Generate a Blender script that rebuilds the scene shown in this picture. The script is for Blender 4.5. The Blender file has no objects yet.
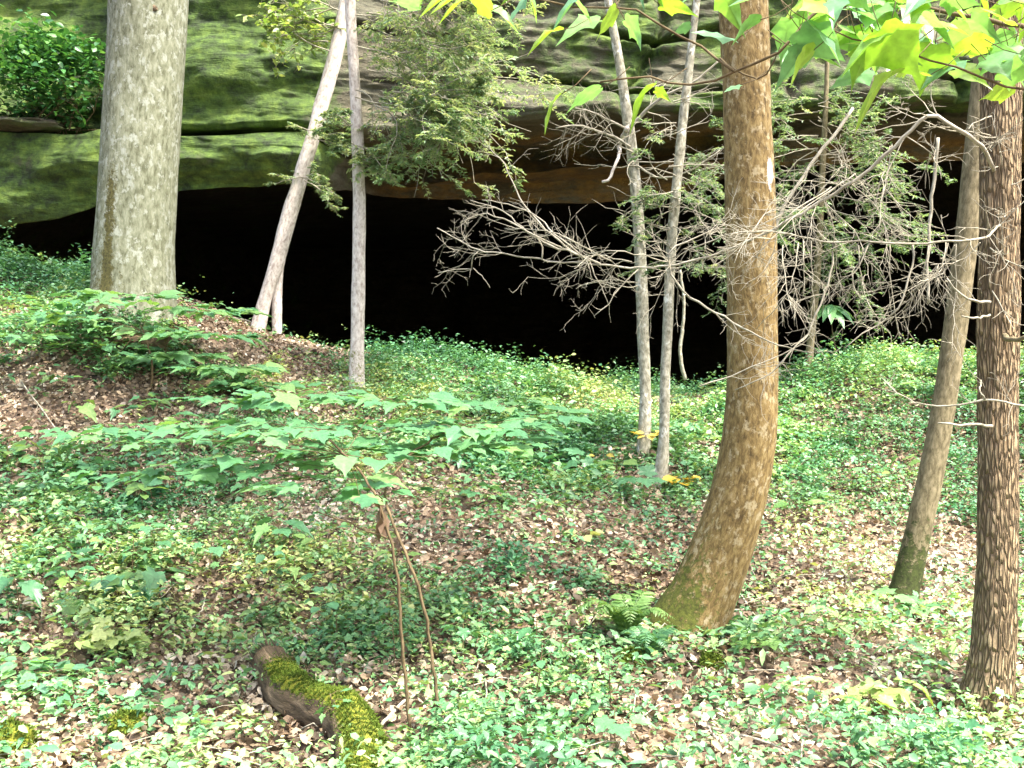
import bpy, math
import numpy as np
from mathutils import Vector

SC = bpy.context.scene
COL = SC.collection
F = 1100.0
CAMZ = 1.6

# ------------------------------------------------------------ camera, sky, sun, exposure
cam = bpy.data.cameras.new('camera')
camo = bpy.data.objects.new('camera', cam)
COL.objects.link(camo)
camo.location = (0, 0, CAMZ)
camo.rotation_euler = (math.radians(90), 0, 0)
cam.sensor_width = 36.0
cam.lens = 36.0 * F / 1024.0
cam.clip_start = 0.05
cam.clip_end = 500
SC.camera = camo

SUN_EL, SUN_AZ = 62.0, 125.0          # azimuth clockwise from +Y
w = bpy.data.worlds.new('World')
SC.world = w
w.use_nodes = True
nt = w.node_tree
bg = nt.nodes['Background']
sky = nt.nodes.new('ShaderNodeTexSky')
sky.sky_type = 'NISHITA'
sky.sun_disc = False
sky.sun_elevation = math.radians(SUN_EL)
sky.sun_rotation = math.radians(SUN_AZ)
sky.air_density = 1.0
sky.dust_density = 6.0
sky.ozone_density = 0.6
nt.links.new(sky.outputs[0], bg.inputs[0])
bg.inputs[1].default_value = 0.15

sun = bpy.data.lights.new('sun', 'SUN')
sun.energy = 3.2
sun.angle = math.radians(4.0)
sun.color = (1.0, 0.95, 0.86)
suno = bpy.data.objects.new('sun', sun)
COL.objects.link(suno)
a, e = math.radians(SUN_AZ), math.radians(SUN_EL)
suno.rotation_euler = Vector((math.sin(a) * math.cos(e), math.cos(a) * math.cos(e), math.sin(e))).to_track_quat('Z', 'Y').to_euler()
suno.location = (6, -4, 14)

SC.view_settings.view_transform = 'Standard'
SC.view_settings.look = 'None'
SC.view_settings.gamma = 1
SC.view_settings.use_curve_mapping = False
SC.view_settings.exposure = 2.22
SC.render.engine = 'CYCLES'
SC.cycles.use_denoising = True
SC.cycles.max_bounces = 5
SC.cycles.diffuse_bounces = 3
SC.cycles.glossy_bounces = 2
SC.cycles.transmission_bounces = 3

# ------------------------------------------------------------ maths helpers
def P(px, py, Y):
    return np.array([(px - 512.0) / F * Y, Y, CAMZ + (384.0 - py) / F * Y])

def _hash(ix, iy, iz, seed):
    h = (ix * 374761393 + iy * 668265263 + iz * 2147483647 + seed * 1274126177) & 0xFFFFFFFF
    h = ((h ^ (h >> 13)) * 1274126177) & 0xFFFFFFFF
    h = (h ^ (h >> 16)) & 0xFFFF
    return h / 32767.5 - 1.0

def vnoise(p, seed=0):
    p = np.asarray(p, float)
    i = np.floor(p).astype(np.int64)
    f = p - i
    f = f * f * (3 - 2 * f)
    r = 0
    for dx in (0, 1):
        wx = f[:, 0] if dx else 1 - f[:, 0]
        for dy in (0, 1):
            wy = f[:, 1] if dy else 1 - f[:, 1]
            for dz in (0, 1):
                wz = f[:, 2] if dz else 1 - f[:, 2]
                r = r + wx * wy * wz * _hash(i[:, 0] + dx, i[:, 1] + dy, i[:, 2] + dz, seed)
    return r

def fbm(p, octv=4, seed=0):
    p = np.asarray(p, float)
    r, amp = 0, 0.5
    for k in range(octv):
        r = r + amp * vnoise(p, seed + k * 17)
        p = p * 2.03 + 5.7
        amp *= 0.5
    return r

def sstep(a, b, x):
    t = np.clip((x - a) / (b - a), 0, 1)
    return t * t * (3 - 2 * t)

def norm(v):
    v = np.asarray(v, float)
    return v / np.maximum(np.linalg.norm(v, axis=-1, keepdims=True), 1e-9)

# ------------------------------------------------------------ ground height: thin plate through surveyed points
_ctl = [P(*c) for c in [
    (0, 768, 4.6), (512, 768, 4.6), (1024, 768, 4.55), (0, 600, 6.3), (512, 620, 6.2), (1024, 650, 5.9), (250, 620, 6.2),
    (760, 630, 6.2), (0, 430, 8.9), (250, 450, 8.6), (512, 500, 8.2), (660, 482, 9.2), (800, 520, 8.5), (1024, 520, 8.3), (900, 450, 9.8),
    (0, 330, 10.8), (133, 308, 10.8), (360, 425, 9.6), (645, 462, 9.6), (560, 440, 10.2), (1024, 430, 9.8), (900, 600, 6.9),
    (0, 266, 13.4), (180, 300, 13.0), (265, 338, 12.2), (340, 352, 12.5), (450, 368, 12.5), (560, 388, 12.5), (700, 400, 12.5),
    (790, 384, 12.0), (870, 372, 11.6), (1024, 368, 11.6)]]
_ctl += [np.array(c, float) for c in [
    (0, 0, -0.05), (-6, 0, 0.1), (6, 0, -0.1), (-22, -6, 0.6), (22, -6, -0.2), (0, -6, -0.1), (-14, 5, 1.0), (14, 5, 0.3), (-22, 6, 2.2), (22, 6, 0.6),
    (-12, 14, 3.5), (12, 14, 2.6), (-22, 15, 5.0), (22, 15, 3.5), (-5, 16, 1.6), (0, 16, 0.7), (5, 15.5, 0.7), (8, 15.5, 1.2), (-8, 16.5, 3.2),
    (0, 22, -1.4), (8, 22, -1.4), (-8, 22, -0.6), (0, 34, -4), (18, 34, -3), (-18, 34, -3), (0, 52, -6), (18, 52, -6), (-18, 52, -6)]]
_ctl = np.array(_ctl)

def _tps(r2):
    return np.where(r2 > 1e-12, r2 * np.log(np.maximum(r2, 1e-12)), 0)

_n = len(_ctl)
_K = _tps(((_ctl[:, None, :2] - _ctl[None, :, :2]) ** 2).sum(-1)) + np.eye(_n) * 0.02
_Q = np.c_[np.ones(_n), _ctl[:, :2]]
_A = np.block([[_K, _Q], [_Q.T, np.zeros((3, 3))]])
_W = np.linalg.solve(_A, np.r_[_ctl[:, 2], 0, 0, 0])

def gz(x, y):
    x = np.atleast_1d(np.asarray(x, float)); y = np.atleast_1d(np.asarray(y, float))
    out = np.empty(len(x))
    for s in range(0, len(x), 20000):
        xs, ys = x[s:s + 20000], y[s:s + 20000]
        r2 = (xs[:, None] - _ctl[None, :, 0]) ** 2 + (ys[:, None] - _ctl[None, :, 1]) ** 2
        z = _tps(r2) @ _W[:_n] + _W[_n] + xs * _W[_n + 1] + ys * _W[_n + 2]
        q = np.c_[xs, ys, np.zeros(len(xs))]
        z += fbm(q * 0.9, 3, 3) * 0.12 + fbm(q * 4.0, 2, 9) * 0.035
        out[s:s + 20000] = z
    return out

def gp(px, py):
    """point of the ground seen at a pixel"""
    Y = np.arange(3.5, 16, 0.02)
    x = (px - 512) / F * Y
    ray = CAMZ + (384 - py) / F * Y
    g = gz(x, Y)
    hit = np.nonzero(g >= ray)[0]
    k = hit[0] if len(hit) else int(np.argmin(ray - g))
    return np.array([x[k], Y[k], g[k]])

# ------------------------------------------------------------ mesh builder
class MB:
    def __init__(self):
        self.V, self.T, self.R, self.G, self.n = [], [], [], {}, 0
    def add(self, V, faces, tint=0.5, rest=None):
        V = np.asarray(V, float).reshape(-1, 3)
        self.V.append(V)
        self.T.append(np.broadcast_to(np.asarray(tint, float), (len(V),)))
        self.R.append(V if rest is None else rest)
        for f in faces:
            f = np.asarray(f, np.int64)
            if len(f):
                self.G.setdefault(f.shape[1], []).append(f + self.n)
        self.n += len(V)
    def place(self, tmpl, pos, R, scale, tint):
        TV, TF = tmpl
        N, k = len(pos), len(TV)
        scale = np.asarray(scale, float)
        if scale.ndim == 1:
            scale = np.repeat(scale[:, None], 3, 1)
        V = np.einsum('nij,nkj->nki', R, TV[None] * scale[:, None, :]) + pos[:, None, :]
        off = (np.arange(N) * k)[:, None, None]
        faces = [(np.asarray(f)[None] + off).reshape(-1, np.asarray(f).shape[1]) for f in TF]
        self.add(V.reshape(-1, 3), faces, np.repeat(tint, k))
    def tube(self, pts, rad, sides=6, tint=0.5, cap=True):
        pts = np.asarray(pts, float); m = len(pts)
        rad = np.broadcast_to(np.asarray(rad, float), (m,))
        t = norm(np.gradient(pts, axis=0))
        ref = np.array([0.0, 0.0, 1.0]) if abs(t[:, 2]).mean() < 0.8 else np.array([0.0, 1.0, 0.0])
        u = norm(np.cross(t, ref)); v = np.cross(t, u)
        ang = np.arange(sides) / sides * 2 * np.pi
        ring = pts[:, None] + rad[:, None, None] * (u[:, None] * np.cos(ang)[None, :, None] + v[:, None] * np.sin(ang)[None, :, None])
        i = np.arange(m - 1)[:, None] * sides; j = np.arange(sides)[None]
        jn = (j + 1) % sides
        q = np.stack([i + j, i + jn, i + sides + jn, i + sides + j], -1).reshape(-1, 4)
        L = np.r_[0, np.cumsum(np.linalg.norm(np.diff(pts, axis=0), axis=1))]
        rest = np.stack([rad[:, None] * np.cos(ang)[None], rad[:, None] * np.sin(ang)[None], np.repeat(L[:, None], sides, 1)], -1).reshape(-1, 3)
        faces = [q]
        if cap:
            faces.append(np.array([list(range(sides))[::-1], list(range((m - 1) * sides, m * sides))]))
        self.add(ring.reshape(-1, 3), faces, tint, rest)
    def build(self, name, mat, parent=None, smooth=False, rest=False, extra=None):
        me = bpy.data.meshes.new(name)
        V = np.concatenate(self.V)
        loops, sizes = [], []
        for k, fs in self.G.items():
            f = np.concatenate(fs)
            loops.append(f.reshape(-1)); sizes.append(np.full(len(f), k))
        loops = np.concatenate(loops); sizes = np.concatenate(sizes)
        me.vertices.add(len(V)); me.vertices.foreach_set('co', V.astype(np.float32).ravel())
        me.loops.add(len(loops)); me.loops.foreach_set('vertex_index', loops.astype(np.int32))
        me.polygons.add(len(sizes))
        me.polygons.foreach_set('loop_start', np.r_[0, np.cumsum(sizes)[:-1]].astype(np.int32))
        me.polygons.foreach_set('loop_total', sizes.astype(np.int32))
        if smooth:
            me.polygons.foreach_set('use_smooth', np.ones(len(sizes), bool))
        me.update(calc_edges=True)
        at = me.attributes.new('tint', 'FLOAT', 'POINT')
        at.data.foreach_set('value', np.concatenate(self.T).astype(np.float32))
        if rest:
            at = me.attributes.new('rest', 'FLOAT_VECTOR', 'POINT')
            at.data.foreach_set('vector', np.concatenate(self.R).astype(np.float32).ravel())
        for k, v in (extra or {}).items():
            at = me.attributes.new(k, 'FLOAT', 'POINT')
            at.data.foreach_set('value', np.asarray(v, np.float32))
        me.validate()
        me.materials.append(mat)
        o = bpy.data.objects.new(name, me)
        COL.objects.link(o)
        if parent is not None:
            o.parent = parent
            o.matrix_parent_inverse = parent.matrix_world.inverted() if False else o.matrix_parent_inverse
            o.location = -np.array(parent.location)
        return o

def tag(o, label=None, cat=None, group=None, kind=None):
    if label: o['label'] = label
    if cat: o['category'] = cat
    if group: o['group'] = group
    if kind: o['kind'] = kind
    return o

def thing(name, label, cat, loc, group=None):
    o = bpy.data.objects.new(name, None)
    COL.objects.link(o)
    o.location = loc
    o.empty_display_size = 0.2
    return tag(o, label, cat, group)

# ------------------------------------------------------------ materials
def newmat(name):
    m = bpy.data.materials.new(name)
    m.use_nodes = True
    t = m.node_tree
    t.nodes.clear()
    out = t.nodes.new('ShaderNodeOutputMaterial')
    b = t.nodes.new('ShaderNodeBsdfPrincipled')
    t.links.new(b.outputs[0], out.inputs[0])
    return m, t, b, out

def ramp(t, fac, stops, interp='LINEAR'):
    r = t.nodes.new('ShaderNodeValToRGB')
    r.color_ramp.interpolation = interp
    el = r.color_ramp.elements
    while len(el) < len(stops):
        el.new(0.5)
    for k, (p, c) in enumerate(stops):
        el[k].position = p
        el[k].color = (*c, 1) if len(c) == 3 else c
    t.links.new(fac, r.inputs[0])
    return r.outputs[0]

def noise(t, vec, scale, detail=4, rough=0.6, dist=0.0):
    n = t.nodes.new('ShaderNodeTexNoise')
    n.inputs['Scale'].default_value = scale
    n.inputs['Detail'].default_value = detail
    n.inputs['Roughness'].default_value = rough
    n.inputs['Distortion'].default_value = dist
    if vec is not None: t.links.new(vec, n.inputs['Vector'])
    return n.outputs['Fac']

def mapping(t, vec, scale):
    m = t.nodes.new('ShaderNodeMapping')
    m.inputs['Scale'].default_value = scale
    t.links.new(vec, m.inputs['Vector'])
    return m.outputs[0]

def mixc(t, fac, a, b, mode='MIX'):
    m = t.nodes.new('ShaderNodeMix')
    m.data_type = 'RGBA'; m.blend_type = mode
    for s, v in ((m.inputs[0], fac), (m.inputs[6], a), (m.inputs[7], b)):
        if isinstance(v, (int, float)): s.default_value = v
        elif isinstance(v, tuple): s.default_value = (*v, 1)
        else: t.links.new(v, s)
    return m.outputs[2]

def math_(t, op, a, b=0.0, clamp=False):
    m = t.nodes.new('ShaderNodeMath'); m.operation = op; m.use_clamp = clamp
    for s, v in ((m.inputs[0], a), (m.inputs[1], b)):
        if isinstance(v, (int, float)): s.default_value = v
        else: t.links.new(v, s)
    return m.outputs[0]

def attr(t, name, vec=False):
    n = t.nodes.new('ShaderNodeAttribute'); n.attribute_name = name
    return n.outputs['Vector'] if vec else n.outputs['Fac']

def bump(t, b, h, dist, strength=1.0):
    n = t.nodes.new('ShaderNodeBump')
    n.inputs['Distance'].default_value = dist
    n.inputs['Strength'].default_value = strength
    t.links.new(h, n.inputs['Height'])
    t.links.new(n.outputs[0], b.inputs['Normal'])

def coords(t):
    return t.nodes.new('ShaderNodeTexCoord').outputs['Object']

def leaf_mat(name, stops, trans=0.35, tcol=(1.15, 1.1, 0.5), rough=0.42, spec=0.5, patch=None, pscale=0.7):
    m, t, b, out = newmat(name)
    c = ramp(t, attr(t, 'tint'), stops)
    if patch:
        f = ramp(t, noise(t, coords(t), pscale, 3), [(0.4, (0, 0, 0)), (0.65, (1, 1, 1))])
        c = mixc(t, f, c, mixc(t, 1.0, c, patch, 'MULTIPLY'))
    v = noise(t, coords(t), 60, 2)
    c = mixc(t, 1.0, c, ramp(t, v, [(0.25, (0.75, 0.75, 0.75)), (0.75, (1.2, 1.2, 1.2))]), 'MULTIPLY')
    t.links.new(c, b.inputs['Base Color'])
    b.inputs['Roughness'].default_value = rough
    b.inputs['Specular IOR Level'].default_value = spec
    if trans > 0:
        tr = t.nodes.new('ShaderNodeBsdfTranslucent')
        t.links.new(mixc(t, 1.0, c, tcol, 'MULTIPLY'), tr.inputs[0])
        mx = t.nodes.new('ShaderNodeMixShader')
        mx.inputs[0].default_value = trans
        t.links.new(b.outputs[0], mx.inputs[1]); t.links.new(tr.outputs[0], mx.inputs[2])
        t.links.new(mx.outputs[0], out.inputs[0])
    return m

def bark_mat(name, dark, mid, light, sc=(14, 14, 5), nscale=1.0, bdist=0.01, moss=(0.10, 0.11, 0.02), blotch=None, blotch_scale=7.0, blotch_lo=0.56, furrow=False, rough=0.85, lichen=None):
    m, t, b, out = newmat(name)
    r = attr(t, 'rest', True)
    v = mapping(t, r, sc)
    n1 = noise(t, v, nscale, 6, 0.65, 0.3)
    c = ramp(t, n1, [(0.34, dark), (0.5, mid), (0.66, light)])
    h = n1
    if furrow:
        vv = t.nodes.new('ShaderNodeTexVoronoi'); vv.feature = 'DISTANCE_TO_EDGE'
        wv = t.nodes.new('ShaderNodeVectorMath'); wv.operation = 'ADD'
        nn = t.nodes.new('ShaderNodeTexNoise'); nn.inputs['Scale'].default_value = 0.6
        t.links.new(v, nn.inputs['Vector']); t.links.new(v, wv.inputs[0]); t.links.new(nn.outputs['Color'], wv.inputs[1])
        t.links.new(wv.outputs[0], vv.inputs['Vector']); vv.inputs['Scale'].default_value = 0.9
        e = ramp(t, vv.outputs['Distance'], [(0.0, (0, 0, 0)), (0.22, (1, 1, 1))])
        c = mixc(t, e, tuple(x * 0.7 for x in dark), c)
        h = math_(t, 'ADD', math_(t, 'MULTIPLY', n1, 0.5), e)
    if blotch:
        f = ramp(t, noise(t, mapping(t, r, (1, 1, 0.7)), blotch_scale, 5, 0.7), [(blotch_lo, (0, 0, 0)), (blotch_lo + 0.08, (1, 1, 1))])
        c = mixc(t, f, c, blotch)
    if lichen:
        lf = math_(t, 'ADD', attr(t, 'lichen'), math_(t, 'SUBTRACT', noise(t, r, 20, 5, .7), 0.5))
        c = mixc(t, ramp(t, lf, [(.45, (0, 0, 0)), (.55, (1, 1, 1))]), c, lichen)
    mm = math_(t, 'ADD', attr(t, 'moss'), math_(t, 'MULTIPLY', math_(t, 'SUBTRACT', noise(t, r, 22, 7, 0.8), 0.5), 2.6))
    mf = ramp(t, mm, [(0.42, (0, 0, 0)), (0.62, (1, 1, 1))])
    mc = ramp(t, noise(t, r, 45, 3), [(0.3, tuple(x * 0.5 for x in moss)), (0.7, tuple(x * 1.6 for x in moss))])
    c = mixc(t, mf, c, mc)
    t.links.new(c, b.inputs['Base Color'])
    b.inputs['Roughness'].default_value = rough
    b.inputs['Specular IOR Level'].default_value = 0.3
    bump(t, b, h, bdist)
    return m

GREENS = [(0.0, (0.035, 0.09, 0.035)), (0.3, (0.085, 0.205, 0.085)), (0.65, (0.15, 0.305, 0.13)), (0.9, (0.27, 0.40, 0.14)), (1.0, (0.40, 0.44, 0.17))]
M = {}
M['cover'] = leaf_mat('ground_cover_leaf', GREENS, 0.3, patch=(0.72, 1.0, 1.12))
M['maple'] = leaf_mat('broad_green_leaf', [(0, (0.06, 0.17, 0.075)), (0.5, (0.10, 0.26, 0.115)), (0.9, (0.16, 0.33, 0.12)), (1, (0.24, 0.37, 0.09))], 0.36, rough=0.36, spec=0.6)
M['bright'] = leaf_mat('lime_leaf', [(0, (0.15, 0.32, 0.20)), (0.4, (0.18, 0.35, 0.15)), (0.6, (0.22, 0.38, 0.06)), (1, (0.34, 0.46, 0.08))], 0.5, (1.25, 1.35, 0.45), rough=0.36, spec=0.6)  # blue-green low stops put the sky sheen of leaf tops into the colour
M['yellowgreen'] = leaf_mat('yellow_green_leaf', [(0, (0.18, 0.31, 0.07)), (0.5, (0.29, 0.40, 0.12)), (1, (0.42, 0.47, 0.20))], 0.35)
M['yellow'] = leaf_mat('yellow_leaf', [(0, (0.45, 0.33, 0.03)), (1, (0.60, 0.46, 0.10))], 0.3)
M['fern'] = leaf_mat('fern_frond', [(0, (0.09, 0.20, 0.05)), (1, (0.20, 0.33, 0.10))], 0.4)
M['needle'] = leaf_mat('hemlock_needles', [(0, (0.075, 0.14, 0.075)), (0.5, (0.18, 0.29, 0.16)), (0.85, (0.30, 0.42, 0.25)), (1, (0.42, 0.48, 0.30))], 0.42, rough=0.5)
M['shrub'] = leaf_mat('shrub_leaf', [(0, (0.03, 0.10, 0.035)), (0.6, (0.06, 0.20, 0.05)), (1, (0.14, 0.30, 0.08))], 0.3, rough=0.36)
M['crown'] = leaf_mat('crown_leaf', [(0, (0.04, 0.10, 0.025)), (1, (0.08, 0.16, 0.04))], 0.4)
M['moss'] = leaf_mat('moss', [(0, (0.03, 0.052, 0.010)), (0.5, (0.09, 0.14, 0.020)), (1, (0.16, 0.22, 0.035))], 0.2, rough=0.9, spec=0.1)
M['litter'] = leaf_mat('dead_leaf', [(0, (0.055, 0.04, 0.024)), (0.3, (0.18, 0.135, 0.085)), (0.6, (0.31, 0.25, 0.17)), (0.85, (0.43, 0.37, 0.275)), (1, (0.56, 0.51, 0.41))], 0.12, (1.1, 0.9, 0.6), rough=0.6, spec=0.35, patch=(1.06, 0.93, 0.88), pscale=1.6)
M['brownleaf'] = leaf_mat('brown_dead_leaf', [(0, (0.10, 0.06, 0.035)), (1, (0.20, 0.135, 0.085))], 0.15)
M['twig'] = bark_mat('dead_twig', (0.16, 0.145, 0.10), (0.30, 0.275, 0.21), (0.45, 0.42, 0.34), (60, 60, 12), bdist=0.002)
M['stem'] = bark_mat('green_brown_stem', (0.055, 0.038, 0.018), (0.10, 0.072, 0.036), (0.15, 0.115, 0.06), (80, 80, 30), bdist=0.002)
M['beech'] = bark_mat('smooth_grey_bark', (0.06, 0.064, 0.034), (0.135, 0.142, 0.092), (0.20, 0.21, 0.15), (26, 26, 11), bdist=0.006, moss=(0.055, 0.05, 0.014), blotch=(0.235, 0.25, 0.205), blotch_lo=0.53, blotch_scale=15)
M['whitebark'] = bark_mat('pale_thin_bark', (0.27, 0.22, 0.19), (0.47, 0.42, 0.37), (0.62, 0.57, 0.52), (36, 36, 18), bdist=0.004, blotch=(0.22, 0.20, 0.15), blotch_scale=18, blotch_lo=0.63)
M['greybark'] = bark_mat('mottled_grey_bark', (0.13, 0.12, 0.08), (0.27, 0.255, 0.19), (0.42, 0.40, 0.32), (36, 36, 22), bdist=0.004, blotch=(0.60, 0.59, 0.52), blotch_scale=14, blotch_lo=0.57)
M['brownbark'] = bark_mat('brown_flaky_bark', (0.065, 0.042, 0.014), (0.155, 0.104, 0.036), (0.26, 0.19, 0.08), (42, 42, 17), bdist=0.009, moss=(0.062, 0.070, 0.010), lichen=(.55, .47, .42), blotch=(0.30, 0.245, 0.14), blotch_scale=24, blotch_lo=0.54)
M['leanbark'] = bark_mat('tan_bark', (0.075, 0.06, 0.03), (0.15, 0.125, 0.068), (0.24, 0.20, 0.12), (42, 42, 17), bdist=0.006, moss=(0.035, 0.045, 0.01))
M['pinebark'] = bark_mat('furrowed_bark', (0.17, 0.115, 0.06), (0.30, 0.22, 0.125), (0.43, 0.33, 0.20), (75, 75, 12), bdist=0.02, furrow=True, moss=(0.08, 0.08, 0.02))
M['rot'] = bark_mat('rotten_wood', (0.035, 0.025, 0.015), (0.10, 0.07, 0.04), (0.22, 0.16, 0.10), (25, 25, 6), bdist=0.02, moss=(0.13, 0.14, 0.012))

def rock_material():
    m, t, b, out = newmat('sandstone')
    o = coords(t)
    st = noise(t, mapping(t, o, (0.6, 0.6, 2.6)), 1.6, 8, 0.7, 0.6)
    c = ramp(t, st, [(0.3, (0.03, 0.026, 0.014)), (0.45, (0.07, 0.060, 0.032)), (0.6, (0.11, 0.10, 0.062)), (0.78, (0.17, 0.16, 0.115))])
    grey = ramp(t, noise(t, mapping(t, o, (0.5, 0.5, 1.2)), 0.9, 5), [(0.42, (0, 0, 0)), (0.6, (1, 1, 1))])
    c = mixc(t, math_(t, 'MULTIPLY', grey, 0.6), c, mixc(t, 1.0, c, (0.85, 1.0, 1.05), 'MULTIPLY'))
    mo = math_(t, 'ADD', attr(t, 'moss'), math_(t, 'MULTIPLY', math_(t, 'SUBTRACT', noise(t, mapping(t, o, (1, 1, 1.1)), 1.5, 7, 0.68), 0.5), 2.0))
    mf = ramp(t, mo, [(0.35, (0, 0, 0)), (0.62, (1, 1, 1))])
    mc = ramp(t, noise(t, o, 3.5, 7, 0.75), [(0.36, (0.014, 0.027, 0.005)), (0.5, (0.055, 0.105, 0.012)), (0.66, (0.13, 0.20, 0.025))])
    c = mixc(t, mf, c, mc)
    c = mixc(t, math_(t, 'MULTIPLY', attr(t, 'ochre'), ramp(t, noise(t, mapping(t, o, (.8, .8, 2)), 2.2, 6, .7), [(.4, (0, 0, 0)), (.6, (1, 1, 1))])), c, (0.17, 0.105, 0.022))
    fine = noise(t, mapping(t, o, (1, 1, 1.2)), 8, 7, 0.75)
    c = mixc(t, 1.0, c, ramp(t, fine, [(0.3, (0.55, 0.55, 0.55)), (0.65, (1.2, 1.2, 1.2))]), 'MULTIPLY')
    t.links.new(c, b.inputs['Base Color'])
    b.inputs['Roughness'].default_value = 0.85
    bump(t, b, math_(t, 'ADD', st, math_(t, 'MULTIPLY', fine, 0.5)), 0.10)
    return m
M['rock'] = rock_material()

def ground_material():
    m, t, b, out = newmat('forest_soil')
    o = coords(t)
    v = t.nodes.new('ShaderNodeTexVoronoi'); v.inputs['Scale'].default_value = 22
    t.links.new(o, v.inputs['Vector'])
    sep = t.nodes.new('ShaderNodeSeparateColor'); t.links.new(v.outputs['Color'], sep.inputs[0])
    c = ramp(t, sep.outputs[0], [(0.0, (0.045, 0.03, 0.018)), (0.5, (0.12, 0.08, 0.05)), (1.0, (0.25, 0.18, 0.12))])
    n = noise(t, o, 6, 6, 0.7)
    c = mixc(t, 1.0, c, ramp(t, n, [(0.3, (0.5, 0.5, 0.5)), (0.7, (1.2, 1.2, 1.2))]), 'MULTIPLY')
    t.links.new(c, b.inputs['Base Color'])
    b.inputs['Roughness'].default_value = 0.95
    bump(t, b, n, 0.03)
    return m
M['soil'] = ground_material()

# ------------------------------------------------------------ the setting: ground and cliff
def grid_faces(nu, nv):
    i = np.arange(nu - 1)[:, None] * nv; j = np.arange(nv - 1)[None]
    return np.stack([i + j, i + j + 1, i + nv + j + 1, i + nv + j], -1).reshape(-1, 4)

gx = np.r_[np.arange(-24, -8, 0.5), np.arange(-8, 8, 0.07), np.arange(8, 24.1, 0.5)]
gy = np.r_[np.arange(-7, 3, 0.4), np.arange(3, 14.5, 0.07), np.arange(14.5, 54, 0.5)]
GX, GY = np.meshgrid(gx, gy, indexing='ij')
GZ = gz(GX.ravel(), GY.ravel())
b = MB(); b.add(np.c_[GX.ravel(), GY.ravel(), GZ], [grid_faces(len(gx), len(gy))[:, ::-1]])
tag(b.build('ground', M['soil'], smooth=True), kind='structure')

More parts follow.
